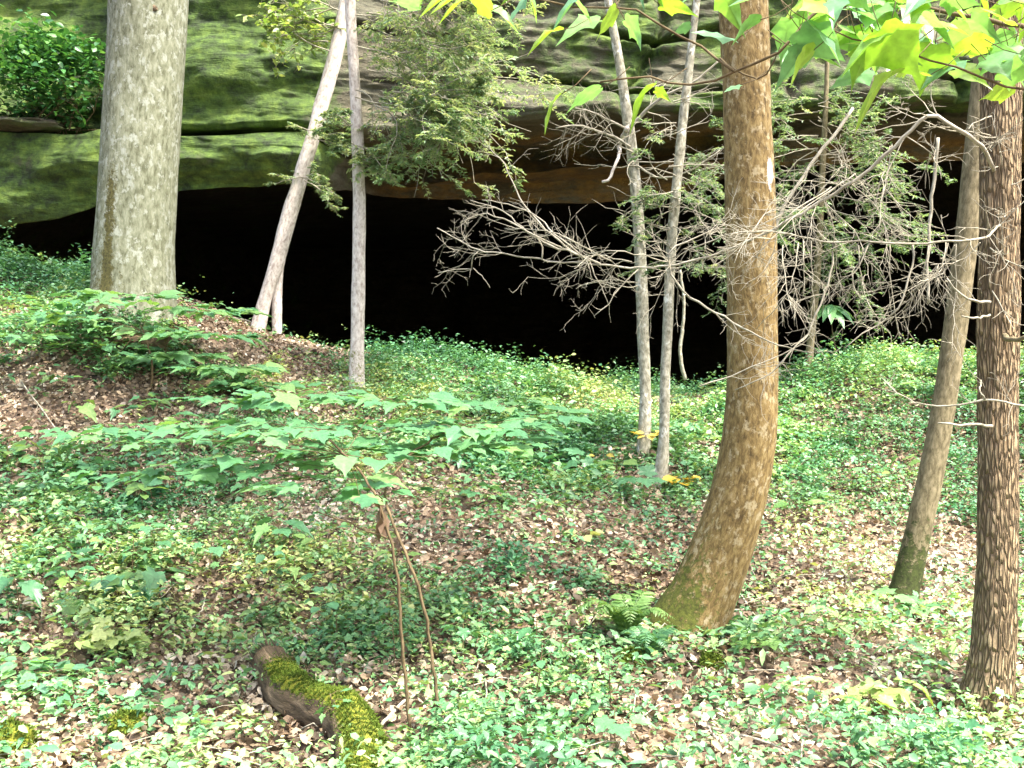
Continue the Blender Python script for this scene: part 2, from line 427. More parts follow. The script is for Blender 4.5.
def build_cliff():
    X = np.r_[np.arange(-24, -9, .3), np.arange(-9, 9, 0.05), np.arange(9, 24.1, .3)]
    px = 512 + X * F / 15.0
    def zl(py, Y): return CAMZ + (384 - py) / F * Y
    U = np.interp(px, [-600, 0, 95, 175, 290, 400, 480, 560, 720, 790, 1024, 1700], [105, 114, 118, 127, 123, 136, 121, 117, 108, 103, 100, 96])
    zU = zl(U, 15.0)
    cen = sstep(300, 385, px) * (1 - sstep(735, 830, px))      # sloping brown ceiling
    rgt = sstep(735, 830, px)
    YL = 15.0 + 2.6 * cen + 1.6 * rgt
    Lp = np.interp(px, [-600, 0, 60, 95, 180, 290, 380, 480, 600, 700, 800, 1024, 1700], [230, 226, 216, 205, 190, 183, 197, 200, 205, 196, 165, 160, 170])
    zL = zl(Lp, YL)
    back = (1 - sstep(70, 125, px)) * sstep(-500, -200, px)         # recess above the left block, where the shrub sits
    deep = np.clip(1 - sstep(9.5, 13, np.abs(X)), 0.03, 1)
    bulge = 0.25 * np.sin(X * 0.5 + 1)
    prof = []
    def pt(Y, z): prof.append((np.broadcast_to(Y, X.shape), np.broadcast_to(z, X.shape)))
    pt(70, 26); pt(24, 15); pt(18, 11.5 + bulge)
    pt(16.0 + bulge, 9.0); pt(15.35 + bulge * .6 + 1.0 * back, 7.4); pt(15.15 + bulge * .3 + 1.1 * back, zU + 0.9)
    pt(15.0 + 0.9 * back, zU + 0.06); pt(15.08 + 0.8 * back, zU)
    pt(15.75 + 1.1 * cen + 0.4 * back, zU + 0.03)
    pt(15.75 + 1.5 * cen + 0.4 * back, zU - 0.10 - 0.08 * back - .16 * cen)
    left = (1 - cen) * (1 - rgt)
    pt(15.7 - 0.78 * left + 0.9 * cen + 0.1 * rgt, zU - 0.14 - 0.12 * back - .26 * cen)
    pt(15.55 - 0.75 * left + 0.3 * cen + 0.6 * (YL - 15.0), zU * 0.5 + zL * 0.5 - 0.05)
    pt(YL - 0.02, zL); pt(YL + 0.25, zL + 0.06)
    pt(YL + deep * 3, zL + 1.8 * deep); pt(YL + deep * 30, zL * (1 - deep) + 7.0 * deep); pt(YL + 0.4 + deep * 33.0, -9.0 + 0 * zL)  # unseen chamber, made deep and tall to trap light and keep the mouth black
    n = [6, 10, 30, 50, 50, 40, 4, 10, 5, 5, 30, 30, 4, 8, 8, 8]
    Ys, Zs = [], []
    for k in range(len(prof) - 1):
        for s in np.arange(n[k]) / n[k]:
            Ys.append(prof[k][0] * (1 - s) + prof[k + 1][0] * s)
            Zs.append(prof[k][1] * (1 - s) + prof[k + 1][1] * s)
    Ys.append(prof[-1][0]); Zs.append(prof[-1][1])
    Yv = np.array(Ys).T; Zv = np.array(Zs).T
    Xv = np.repeat(X[:, None], Yv.shape[1], 1)
    p = np.c_[Xv.ravel(), Yv.ravel(), Zv.ravel()]
    q = p * np.array([0.55, 0.5, 1.5])
    d = fbm(q, 5, 41) * 0.42 + (0.02 + 0.05 * sstep(-3.5, -1, p[:, 0])) * np.round(fbm(p * np.array([0.25, 0.3, 2.2]), 3, 77) * 5) / 2.0 + fbm(p * np.array([2.2, 2, 3.0]), 3, 8) * .10
    dz = fbm(p * np.array([0.7, 0.7, 0.4]), 4, 5) * 0.10
    fade = np.where(p[:, 1] > 19, 0.4, 1.0)
    pxx = 512 + p[:, 0] * F / np.maximum(p[:, 1], 10)
    pyy = 384 - (p[:, 2] - CAMZ) * F / np.maximum(p[:, 1], 10)
    moss = 0.80 * (1 - sstep(290, 420, pxx)) + .40 * sstep(400, 460, pxx) * (pyy < 115) + 0.10 * sstep(380, 560, pxx) * (pyy < 118)
    moss = moss + 0.25 * np.exp(-((pxx - 225) / 60) ** 2 - ((pyy - 80) / 40) ** 2) - 0.5 * ((p[:, 1] > 16.2) & (pyy > 130))
    ceil = sstep(15.9, 16.4, p[:, 1]) * (p[:, 2] < 7)
    p2 = p.copy()
    # bedding cracks and vertical joints
    zz = p[:, 2] + fbm(p * np.array([.35, .3, .2]), 3, 12) * .5
    for lev, wd, dep in ((6.5, .035, .30), (7.6, .04, .3), (5.75, .03, .2)):
        on = sstep(-3.5, -1.5, p[:, 0]) * sstep(-.12, .1, fbm(np.c_[p[:, 0] * .45, 0 * zz + lev, 0 * zz], 2, 55))
        d = d + dep * on * np.exp(-((zz - lev) / wd) ** 2) - .05 * on * sstep(lev, lev + .05, zz) * (1 - sstep(lev + .1, lev + .7, zz))
    xx = p[:, 0] + fbm(p * np.array([.2, .3, .9]), 3, 14) * .8
    for xl in (-1.1, 1.9, 4.2, 6.3):
        d = d + .22 * np.exp(-((xx - xl) / .07) ** 2) * (p[:, 2] > 4.9)
    p2[:, 1] += d * fade * (1 - 0.6 * ceil)
    p2[:, 2] += dz
    b = MB(); b.add(p2, [grid_faces(len(X), Yv.shape[1])])
    tag(b.build('cliff', M['rock'], smooth=True, extra={'moss': moss, 'ochre': ceil * sstep(360, 400, pxx) * (p[:, 1] < 18.5)}), kind='structure')
build_cliff()

# ------------------------------------------------------------ leaf templates (x = length, y = width, z = up)
def t_ovate(wd=0.28, fold=0.07, droop=0.12):
    V = np.array([[0, 0, 0], [.33, 0, 0], [.68, 0, 0], [1, 0, 0], [.28, wd, fold], [.66, wd * .8, fold], [.28, -wd, fold], [.66, -wd * .8, fold]], float)
    V[:, 2] -= droop * V[:, 0] ** 2
    return V, [np.array([[0, 1, 4], [2, 3, 5], [0, 6, 1], [2, 7, 3]]), np.array([[1, 2, 5, 4], [6, 7, 2, 1]])]

def t_maple(droop=0.22, wide=1.0, cup=.05, twist=0.0):
    half = [(0, 0), (-.06, .12), (-.13, .22), (-.05, .29), (-.07, .40), (.07, .38), (.15, .33), (.21, .40), (.32, .46), (.42, .58), (.46, .47), (.55, .41), (.54, .29), (.64, .27), (.76, .25), (.79, .15), (.91, .09), (1.06, 0)]
    half = [(x, y * wide) for x, y in half]
    pts = [(x, y) for x, y in half] + [(x, -y) for x, y in half[1:-1]][::-1]
    V = [(0.30, 0, 0)] + [(x, y, 0) for x, y in pts]
    V = np.array(V, float)
    V[:, 2] = -droop * V[:, 0] ** 2 - 0.35 * V[:, 1] ** 2 + (cup + .1) * np.abs(V[:, 1]) + twist * V[:, 0] * V[:, 1] + .03 * np.sin(V[:, 0] * 14) * np.sign(V[:, 1])
    n = len(pts)
    return V, [np.array([[0, 1 + k, 1 + (k + 1) % n] for k in range(n)])]

def t_curl(rng):
    V, Fc = t_ovate(0.30, 0.0, 0.0)
    V = V.copy()
    c1, c2 = rng.uniform(-0.5, 0.7), rng.uniform(-0.2, 1.6)
    V[:, 2] = c1 * (V[:, 0] - .5) ** 2 + c2 * V[:, 1] ** 2
    V[:, 0] -= .5
    return V, Fc

T_DIA = (np.array([[0, 0, 0], [.45, .3, .06], [1, 0, -.1], [.45, -.3, .06]], float), [np.array([[0, 2, 1], [0, 3, 2]])])
T_OV = t_ovate(); T_LONG = t_ovate(0.17, 0.05, 0.25); T_ROUND = t_ovate(0.40, 0.06, 0.1)
def t_three(droop, cup, twist, wd=1.0):
    half = [(0, 0), (-.07, .13), (-.03, .27), (.13, .31), (.24, .40), (.37, .50), (.41, .38), (.53, .31), (.66, .25), (.80, .15), (.93, .06), (1.12, 0)]
    half = [(x, y * wd) for x, y in half]
    pts = half + [(x, -y) for x, y in half[1:-1]][::-1]
    V = np.array([(0.3, 0, 0)] + [(x, y, 0) for x, y in pts], float)
    V[:, 2] = -droop * V[:, 0] ** 2 - .3 * V[:, 1] ** 2 + cup * np.abs(V[:, 1]) + twist * V[:, 0] * V[:, 1] + .03 * np.sin(V[:, 0] * 13) * np.sign(V[:, 1])
    n = len(pts)
    return V, [np.array([[0, 1 + k, 1 + (k + 1) % n] for k in range(n)])]
THREES = [t_three(.25, .12, .15), t_three(.45, .25, -.2, .9), t_three(.6, .35, .1, .8), t_three(.15, .05, -.25, 1.1)]
T_MAPLE = t_maple()
MAPLES = [t_maple(.12, .95, .02, .12), t_maple(.22, 1.1, .05, -.15), t_maple(.5, .85, .2, .3), t_maple(.25, 1.15, 0, -.1), t_maple(.7, .8, .3, .0)]

def frames(n, d):
    """rotation with z near n and x along d"""
    n = norm(n); d = d - (d * n).sum(-1, keepdims=True) * n
    x = norm(d); y = np.cross(n, x)
    return np.stack([x, y, n], -1)

def scatter_leaves(mb, tm, pos, rng, size, tilt=0.35, tint=None, up=None):
    N = len(pos)
    n = np.zeros((N, 3)); n[:, 2] = 1
    if up is not None: n = n + up
    n = n + rng.normal(0, tilt, (N, 3))
    a = rng.uniform(0, 2 * np.pi, N)
    d = np.c_[np.cos(a), np.sin(a), np.zeros(N)]
    mb.place(tm, pos, frames(n, d), size, rng.uniform(0, 1, N) if tint is None else tint)

# ------------------------------------------------------------ leaf litter and ground cover
def topx(x, y, z):
    return 512 + x / y * F, 384 - (z - CAMZ) / y * F

BARE = [(195, 290, 36, 22, 3), (235, 308, 44, 24, 3), (275, 328, 50, 24, 3), (325, 350, 46, 16, 2.2), (268, 725, 46, 45, 1.1), (345, 735, 60, 38, 2.6), (500, 535, 115, 24, 1.7), (430, 500, 80, 18, .7), (20, 400, 70, 50, 1.4), (115, 425, 65, 38, 1.2), (150, 460, 60, 18, .6), (30, 590, 60, 28, .5), (310, 525, 60, 18, .8),
        (850, 570, 150, 40, .95), (850, 660, 140, 60, .6), (740, 750, 160, 40, .9), (195, 675, 55, 18, .8), (240, 740, 110, 40, .7), (520, 690, 140, 60, .35), (590, 590, 90, 40, .3), (80, 750, 80, 25, .6), (470, 455, 40, 10, .4), (960, 600, 80, 60, .6), (640, 530, 80, 20, .5), (900, 470, 60, 18, .3), (505, 412, 30, 10, .5), (30, 375, 40, 20, .5)]

def cover_density(x, y, z):
    px, py = topx(x, y, z)
    d = 0.62 + 0.9 * fbm(np.c_[x, y, 0 * x] * 1.1, 3, 21) + 1.1 * fbm(np.c_[x, y, 0 * x] * 4.5, 2, 5)
    d += 0.35 * (py < 470) + 0.10 * (py > 520)
    d += 0.25 * sstep(40, 0, np.abs(py - 500)) * (px > 780)
    for cx, cy, rx, ry, s in BARE:
        d -= s * 1.1 * np.exp(-(((px - cx) / rx) ** 2 + ((py - cy) / ry) ** 2))
    d = np.where(y > 13.6, 0.0, d)
    lg = np.exp(-(((px - 340) / 70) ** 2 + ((py - 735) / 50) ** 2))
    return np.clip(d, np.where(y > 13.6, 0, 0.05 + .22 * sstep(455, 520, py) - .2 * lg), 1)

rng = np.random.default_rng(7)
def litter():
    b = MB()
    tm = [t_curl(rng) for _ in range(7)]
    for k, n in enumerate([26000] * 7):
        y = 3.2 + 11.3 * rng.uniform(0, 1, n) ** 0.8
        x = rng.uniform(-1, 1, n) * (1.2 + y * 0.60)
        z = gz(x, y)
        e = 0.05
        nx = (gz(x + e, y) - z) / e; ny = (gz(x, y + e) - z) / e
        up = np.c_[-nx, -ny, 0 * nx]
        pale = fbm(np.c_[x, y, 0 * x] * 0.9, 2, 66)
        px, py = topx(x, y, z)
        sun_pale = 0 * x  # sun patches painted in as paler leaves; the cave bank is pale litter
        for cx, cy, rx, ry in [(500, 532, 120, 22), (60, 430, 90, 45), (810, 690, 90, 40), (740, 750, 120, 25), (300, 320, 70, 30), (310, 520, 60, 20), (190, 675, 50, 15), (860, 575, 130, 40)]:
            sun_pale += np.exp(-(((px - cx) / rx) ** 2 + ((py - cy) / ry) ** 2))
        tint = np.clip(rng.beta(1.1, 1.3, n) + 0.75 * pale + 0.28 * sun_pale - .04, 0, 1)
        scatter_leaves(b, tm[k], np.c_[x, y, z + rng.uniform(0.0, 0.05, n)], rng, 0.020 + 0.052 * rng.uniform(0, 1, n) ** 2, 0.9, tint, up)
    tag(b.build('leaf_litter', M['litter']), 'bed of curled tan and brown dead leaves over the forest floor', 'leaf litter', kind='stuff')
litter()

def cover():
    b = MB(); st = MB()
    N = 270000
    y = 3.3 + 10.6 * rng.uniform(0, 1, N) ** 0.72
    x = rng.uniform(-1, 1, N) * (1.0 + y * 0.58)
    z = gz(x, y)
    keep = rng.uniform(0, 1, N) < cover_density(x, y, z) ** 1.4
    x, y, z = x[keep], y[keep], z[keep]
    n = len(x)
    big = np.clip(0.5 + fbm(np.c_[x, y, 0 * x] * 0.6, 2, 31), 0, 1)
    h0 = rng.uniform(0.03, 0.14, n) * np.clip(.9 + 2.2 * fbm(np.c_[x, y, 0 * x] * 2.2, 2, 71), .35, 2.2) * (1 + 1.1 * sstep(10.2, 11.6, y) * rng.uniform(0, 1, n) ** 2)
    patch = 0.62 + 1.3 * fbm(np.c_[x, y, 0 * x] * 0.9, 2, 91) + 1.0 * fbm(np.c_[x, y, 0 * x] * 5, 1, 92)
    for tmpl, lo, hi in ((T_OV, 0.0, 0.36), (T_ROUND, 0.36, 0.58), (T_LONG, 0.58, 0.86), (MAPLES[0], 0.86, 1.0)):
        s = rng.uniform(0, 1, n); sel = (s >= lo) & (s < hi)
        for k in range(3):
            m = sel & (rng.uniform(0, 1, n) < (1, .85, .6)[k])
            q = m.sum()
            a = rng.uniform(0, 2 * np.pi, q)
            r = rng.uniform(0.0, 0.05, q)
            pos = np.c_[x[m] + np.cos(a) * r, y[m] + np.sin(a) * r, z[m] + h0[m] * rng.uniform(0.7, 1.1, q)]
            tint = np.clip(patch[m] * 0.55 + rng.normal(0.30, 0.20, q), 0, 1)
            nn = np.c_[rng.normal(0, .5, (q, 2)), np.ones(q)]
            sz = (0.015 + 0.042 * rng.uniform(0, 1, q) ** 1.5) * (0.7 + 0.7 * big[m]) * (1.5 if tmpl is T_LONG else 1.0)
            fr = frames(nn, np.c_[np.cos(a), np.sin(a), 0 * a])
            nr = pos[:, 1] < 7.0
            b.place(tmpl, pos[nr], fr[nr], sz[nr], tint[nr])
            b.place(T_DIA, pos[~nr], fr[~nr], sz[~nr] * np.array([1.0]), tint[~nr])
    tag(b.build('ground_cover', M['cover']), 'low leafy green ground cover spread over the slope', 'ground cover', kind='stuff')
cover()

def twig_litter():
    g = np.random.default_rng(5)
    b = MB()
    for k in range(700):
        y = g.uniform(3.6, 12.5); x = g.uniform(-1, 1) * (1 + y * .55)
        a = g.uniform(0, 6.28); L = g.uniform(.06, .35)
        px_ = np.array([x + math.cos(a) * L * t + g.normal(0, .008) for t in (0, .35, .7, 1)]); py_ = np.array([y + math.sin(a) * L * t for t in (0, .35, .7, 1)])
        z = gz(px_, py_) + np.array([.02, .035, .045, .03]) + g.uniform(0, .03)
        b.tube(np.c_[px_, py_, z], np.linspace(1, .5, 4) * g.uniform(.0015, .005), 4, .5)
    tag(b.build('twig_litter', M['twig'], rest=True, extra={'moss': np.zeros(b.n)}), 'small grey fallen twigs strewn through the leaf litter', 'twig litter', kind='stuff')

# ------------------------------------------------------------ tree trunks
def catmull(pts, n):
    pts = np.asarray(pts, float)
    L = np.r_[0, np.cumsum(np.linalg.norm(np.diff(pts[:, :3], axis=0), axis=1))]
    m = np.gradient(pts, L, axis=0)
    s = np.linspace(0, L[-1], n)
    k = np.clip(np.searchsorted(L, s, side='right') - 1, 0, len(L) - 2)
    h = (L[k + 1] - L[k])[:, None]; t = ((s - L[k]) / h[:, 0])[:, None]
    return (2 * t**3 - 3 * t**2 + 1) * pts[k] + (t**3 - 2 * t**2 + t) * h * m[k] + (-2 * t**3 + 3 * t**2) * pts[k + 1] + (t**3 - t**2) * h * m[k + 1]

def trunk(name, path, Y, mat, parent, nseg=120, sides=28, rough=0.06, rfreq=9.0, mossf=None, flare=0.0, furrow=0.0, seed=1, dY=None, lich=None):
    """path: list of (px, py, width in px) up the trunk at distance Y"""
    pts = []
    for k, (px, py, wd) in enumerate(path):
        yy = Y + (dY[k] if dY else 0)
        pts.append([*P(px, py, yy), wd / 2 / F * yy])
    c = catmull(pts, nseg)
    pos, rad = c[:, :3], c[:, 3]
    t = norm(np.gradient(pos, axis=0))
    u = norm(np.cross(np.array([0, 1.0, 0]), t)); v = np.cross(t, u)
    ang = np.arange(sides) / sides * 2 * np.pi
    L = np.r_[0, np.cumsum(np.linalg.norm(np.diff(pos, axis=0), axis=1))]
    A, LL = np.meshgrid(ang, L)
    R = np.repeat(rad[:, None], sides, 1)
    rest = np.stack([R * np.cos(A), R * np.sin(A), LL], -1).reshape(-1, 3)
    d = fbm(rest * np.array([rfreq, rfreq, rfreq * .35]) + seed, 4, seed) * rough * 2
    d = d + fbm(np.c_[np.cos(A.ravel()), np.sin(A.ravel()), LL.ravel() * 1.2] * 1.0 + seed * 3, 2, seed + 4) * rough * 1.4
    if flare:
        lob = np.maximum(0, np.cos(A * 4 + seed)) * 0.6 + 0.5
        d = d + (flare * lob * np.exp(-LL / (R * 1.5))).ravel()
    if furrow:
        fr = np.abs(fbm(np.c_[np.cos(A.ravel()) * 8, np.sin(A.ravel()) * 8, LL.ravel() * 8] + seed, 3, seed + 8))
        d = d - furrow * np.exp(-(fr / 0.07) ** 2)
    R2 = R * (1 + d.reshape(R.shape))
    V = pos[:, None] + R2[..., None] * (u[:, None] * np.cos(A)[..., None] + v[:, None] * np.sin(A)[..., None])
    b = MB()
    i = np.arange(nseg - 1)[:, None] * sides; j = np.arange(sides)[None]; jn = (j + 1) % sides
    b.add(V.reshape(-1, 3), [np.stack([i + j, i + jn, i + sides + jn, i + sides + j], -1).reshape(-1, 4), np.array([list(range((nseg - 1) * sides, nseg * sides))])], 0.5, rest)
    moss = np.zeros(nseg * sides) if mossf is None else mossf(np.cos(A).ravel(), np.sin(A).ravel(), LL.ravel())
    ex = {'moss': np.broadcast_to(moss, (nseg * sides,))}
    if lich: ex['lichen'] = lich(np.cos(A).ravel(), np.sin(A).ravel(), LL.ravel())
    b.build(name, mat, parent, smooth=True, rest=True, extra=ex)
    return pos, rad

def crown(parent, top, r, n, seed, zlo=6.5):
    """overhead crown: limbs and leaf clumps"""
    g = np.random.default_rng(seed)
    lm, fo = MB(), MB()
    cen = []
    for k in range(9):
        a = g.uniform(0, 2 * np.pi)
        end = top + np.array([np.cos(a) * r * g.uniform(.5, 1), np.sin(a) * r * g.uniform(.5, 1), g.uniform(-1.5, 2.5)])
        st = top - np.array([0, 0, g.uniform(0, 2.0)])
        mid = (st + end) / 2 + np.array([0, 0, .3])
        lm.tube(catmull([st, mid, end], 8), np.linspace(.06, .012, 8), 6)
        for s in (.5, .7, .85, 1.0):
            cen.append(st * (1 - s) + end * s + g.normal(0, .35, 3))
    cen = np.array(cen)
    pos = cen[g.integers(0, len(cen), n)] + g.normal(0, .42, (n, 3)) * np.array([1.2, 1.2, .7])
    pos = pos[pos[:, 2] > zlo]
    scatter_leaves(fo, T_OV, pos, g, g.uniform(.14, .28, len(pos)), .5)
    lm.build('limb', M['leanbark'], parent, rest=True, extra={'moss': np.zeros(lm.n)})
    fo.build('crown', M['crown'], parent)

def tree(name, label, cat, base, group=None):
    return thing(name, label, cat, base, group)

# big pale tree on the left
bz = P(134, 312, 10.8)
bt = tree('beech_tree', 'thick straight pale grey tree with dark moss streak and small knot, left of the cave', 'tree', bz)
def mossA(c, s, L):
    # c<0 is the left side as the photo sees it; front is s<0
    strip = np.exp(-((c + 0.33) / 0.10) ** 2) * (1 - sstep(1.1, 1.8, L)) * 0.85 * (s < 0)
    return 0.12 + strip + .18 * (1 - sstep(.3, .9, L)) * (c < .4) + 0.18 * sstep(0.1, -0.8, c) - 0.35 * sstep(1.5, 3.0, L) * (c > -0.2) - 0.35 * (c > 0.55)
bpos, brad = trunk('trunk', [(132, 330, 92), (133, 305, 82), (134, 255, 77), (139, 170, 76), (144, 85, 76), (149, 0, 77), (158, -150, 74), (170, -420, 64), (178, -800, 50)], 10.8, M['beech'], bt, 160, 48, 0.022, 5, mossA, 0.12, seed=3)
knot = MB()
kp = P(165, 20, 10.8) + np.array([0, -0.335, 0])
knot.tube([kp + np.array([0, .03, 0]), kp + np.array([0, -.012, 0])], [.036, .03], 12)
knot.build('knot', M['rot'], bt, rest=True, extra={'moss': np.zeros(knot.n)})
crown(bt, P(178, -760, 10.8), 3.6, 900, 11)

# leaning forked pale tree
t2 = tree('leaning_pale_tree', 'slender pinkish white tree leaning right from a forked foot at the cave mouth', 'tree', P(267, 324, 12.2))
trunk('trunk', [(257, 332, 15), (265, 300, 13), (275, 268, 14), (290, 215, 15), (309, 150, 14.5), (326, 90, 15.5), (339, 40, 15), (347, 0, 14.5), (362, -90, 15), (380, -260, 11)], 12.2, M['whitebark'], t2, 120, 20, 0.09, 12, None, 0.1, seed=5)
trunk('leg', [(277, 334, 10), (277, 305, 10), (277, 280, 11), (281, 250, 11), (286, 225, 10)], 12.26, M['whitebark'], t2, 40, 14, 0.08, 12, seed=6)

# straight slender pale tree (a hemlock with fine foliage to its right)
Yc = gp(357, 392)[1]
t3 = tree('slender_white_tree', 'straight slender white tree before the cave with feathery grey green foliage on its right', 'tree', P(357, 392, Yc))
trunk('trunk', [(357, 402, 20), (356, 385, 17), (357, 360, 15), (358, 300, 13.5), (359, 230, 12.5), (358, 150, 12), (355, 90, 11.5), (352, 40, 11), (350, 0, 11), (346, -120, 10), (340, -300, 8)], Yc, M['whitebark'], t3, 140, 20, 0.07, 12, lambda c, s, L: 0.35 * (L < 0.5), 0.1, seed=8)

# pair of thin mottled trees
t4 = tree('thin_grey_tree', 'thin slightly bent mottled grey tree with pale drooping stub, left of the close pair', 'tree', P(643, 462, 9.6))
trunk('trunk', [(642, 470, 15), (644, 440, 13), (645, 400, 12), (643, 330, 12), (640, 250, 12), (634, 170, 12), (627, 115, 11), (619, 60, 9), (609, 5, 8), (590, -120, 7)], 9.6, M['greybark'], t4, 130, 18, 0.07, 12, None, 0.12, seed=9)
t5 = tree('thin_grey_tree', 'thin straight mottled grey tree leaning slightly right, right one of the close pair', 'tree', P(661, 487, 9.05))
trunk('trunk', [(659, 494, 16), (662, 465, 13), (664, 430, 11), (665, 380, 10.5), (668, 320, 10), (671, 250, 10), (676, 190, 10), (683, 120, 9), (690, 60, 8), (697, 0, 7), (708, -110, 6)], 9.05, M['greybark'], t5, 130, 18, 0.07, 12, None, 0.15, seed=10)

# curved brown tree
t6 = tree('curved_tree', 'stout brown tree with a curved mossy foot swinging left', 'tree', P(688, 640, 6.15))
def mossC(c, s, L):
    return 0.52 * (1 - sstep(0.05, 0.85, L)) + 0.30 * (1 - sstep(0.4, 1.4, L)) * sstep(.3, -.4, c) + 0.06 - .25 * (1 - sstep(.2, .9, L)) * (c > .45)
cpos, crad = trunk('trunk', [(670, 668, 92), (686, 632, 78), (706, 590, 66), (723, 545, 60), (738, 495, 56), (748, 445, 53), (752, 390, 51), (752, 320, 50), (751, 250, 50), (749, 170, 49), (746, 90, 48), (743, 0, 48), (738, -160, 50), (728, -500, 44), (722, -1050, 30)], 6.15, M['brownbark'], t6, 260, 56, 0.035, 12, mossC, 0.10, seed=12, lich=lambda c, s, L: .75 * np.exp(-((c - .68) / .22) ** 2 - ((L - 2.83) / .13) ** 2) * (s < 0))
sc_ = MB()
crown(t6, P(722, -1000, 6.15), 3.2, 700, 13)

# leaning tan tree at right
t7 = tree('leaning_tan_tree', 'narrow tan tree leaning right with a dark mossy foot, beside the furrowed trunk', 'tree', P(902, 603, 6.9))
trunk('trunk', [(897, 618, 36), (903, 595, 29), (913, 555, 26), (930, 478, 25), (944, 405, 23), (955, 330, 23), (963, 265, 23), (971, 200, 23), (977, 140, 22), (985, 60, 22), (991, -20, 21), (1005, -180, 20), (1030, -600, 15)], 6.9, M['leanbark'], t7, 200, 32, 0.04, 14, lambda c, s, L: 0.75 * (1 - sstep(0.15, 0.95, L)) + 0.05, 0.15, seed=15)
crown(t7, P(1030, -600, 6.9), 2.6, 500, 17)

# furrowed tree at right
t8 = tree('furrowed_tree', 'reddish brown tree with deep furrowed bark and dead branch stubs at the right edge', 'tree', P(988, 702, 5.2))
pinepos, pinerad = trunk('trunk', [(985, 716, 58), (989, 690, 49), (993, 655, 44), (996, 600, 41), (998, 500, 39), (998, 400, 38), (999, 300, 39), (1000, 200, 39), (1001, 100, 39), (1003, 0, 38), (1006, -150, 37), (1012, -500, 33), (1020, -1200, 20)], 5.2, M['pinebark'], t8, 320, 72, 0.05, 20, lambda c, s, L: 0.25 * (1 - sstep(0, .4, L)), 0.16, furrow=0.06, seed=19)
crown(t8, P(1020, -1150, 5.2), 2.8, 600, 19)

# ------------------------------------------------------------ dead branches and twigs
def grow(mb, p, d, length, r, level, g, flat=0.5, droop=0.0, kids=(3, 6), tips=None, minr=0.001):
    n = max(4, int(length / 0.05) if length < 0.5 else 10)
    n = min(n, 12)
    pts = [p]
    dd = norm(d)
    for _ in range(n):
        dd = norm(dd + g.normal(0, 0.17, 3) + np.array([0, 0, -droop]))
        pts.append(pts[-1] + dd * length / n)
    pts = np.array(pts)
    mb.tube(pts, np.linspace(r, max(minr * .6, r * 0.3), n + 1), 4 if r < .004 else 5, 0.5, False)
    if tips is not None and level <= 1: tips.append(pts)
    if level > 0:
        for k in range(g.integers(*kids)):
            i = g.integers(1, n + 1)
            dl = norm(pts[i] - pts[i - 1])
            side = norm(np.cross(dl, norm(np.array([0, 0, 1.0]) + g.normal(0, flat, 3)))) * g.choice([-1, 1])
            ang = g.uniform(0.5, 1.15)
            grow(mb, pts[i], dl * np.cos(ang) + side * np.sin(ang), length * g.uniform(.35, .7) * (1 - .4 * i / n), max(minr, r * .5), level - 1, g, flat, droop, kids, tips, minr)
    return pts

def traced(mb, pix, r0, r1, g, kids=0, klen=0.3, level=1, flat=0.6, n=40, droop=0.0, kr=None, side_up=None):
    """pix: (px, py, Y) points of one branch, with side twigs grown along it"""
    pp = np.array([P(*q) for q in pix])
    n = int(np.clip(np.linalg.norm(np.diff(pp, axis=0), axis=1).sum() / .045, 8, n))
    pts = catmull(pp, n)
    pts[1:-1] += g.normal(0, 0.0028, (n - 2, 3))
    rr = np.linspace(r0, r1, n)
    mb.tube(pts, rr, 7 if r0 > .008 else 5)
    for k in range(kids):
        i = g.integers(3, n - 1)
        dl = norm(pts[i] - pts[i - 1])
        sd = norm(np.cross(dl, norm(np.array([0, 1.0, 0]) + g.normal(0, flat, 3)))) * g.choice([-1, 1])
        ang = g.uniform(.5, 1.2)
        grow(mb, pts[i], dl * np.cos(ang) + sd * np.sin(ang), klen * g.uniform(.5, 1.3), kr or max(.0018, rr[i] * .36), level, g, flat, droop)
    return pts

def finish(mb, name, parent, mat='twig'):
    return mb.build(name, M[mat], parent, smooth=True, rest=True, extra={'moss': np.zeros(mb.n)})

twig_litter()
g = np.random.default_rng(101)
# long dead branch reaching left from the furrowed trunk
b = MB()
traced(b, [(994, 170, 5.1), (975, 140, 4.95), (955, 128, 4.9), (931, 115, 4.9), (905, 137, 4.95), (862, 175, 5.05), (800, 214, 5.2), (745, 243, 5.35), (690, 262, 5.5), (640, 268, 5.7), (600, 264, 5.8), (550, 261, 5.9), (505, 254, 6.0), (478, 250, 6.05), (455, 238, 6.1), (437, 228, 6.1)], .010, .003, g, 24, .28, 2, n=90, flat=1.0)
# fan of twigs at its left end
traced(b, [(600, 264, 5.8), (570, 252, 5.85), (545, 243, 5.9), (522, 228, 5.95), (505, 212, 6.0), (470, 200, 6.0)], .007, .003, g, 10, .16, 1)
traced(b, [(580, 256, 5.85), (548, 232, 5.9), (526, 207, 5.95), (512, 182, 6.0), (505, 165, 6.0), (492, 150, 6.05), (484, 140, 6.05)], .006, .0025, g, 9, .15, 1)
traced(b, [(562, 248, 5.85), (535, 236, 5.85), (515, 224, 5.9), (500, 218, 5.9), (480, 214, 5.95), (460, 223, 5.95)], .006, .0025, g, 8, .15, 1)
traced(b, [(590, 262, 5.8), (560, 238, 5.8), (535, 215, 5.9), (513, 205, 5.95), (482, 200, 5.95)], .005, .0025, g, 8, .14, 1)
traced(b, [(480, 250, 6.05), (472, 258, 6.05), (473, 268, 6.1), (455, 270, 6.1), (438, 273, 6.1)], .004, .002, g, 2, .08, 0)
traced(b, [(473, 268, 6.1), (482, 276, 6.1), (490, 288, 6.1)], .0035, .002, g)
traced(b, [(542, 260, 5.9), (542, 248, 5.9), (536, 236, 5.9), (528, 220, 5.9)], .005, .002, g, 4, .1, 0)
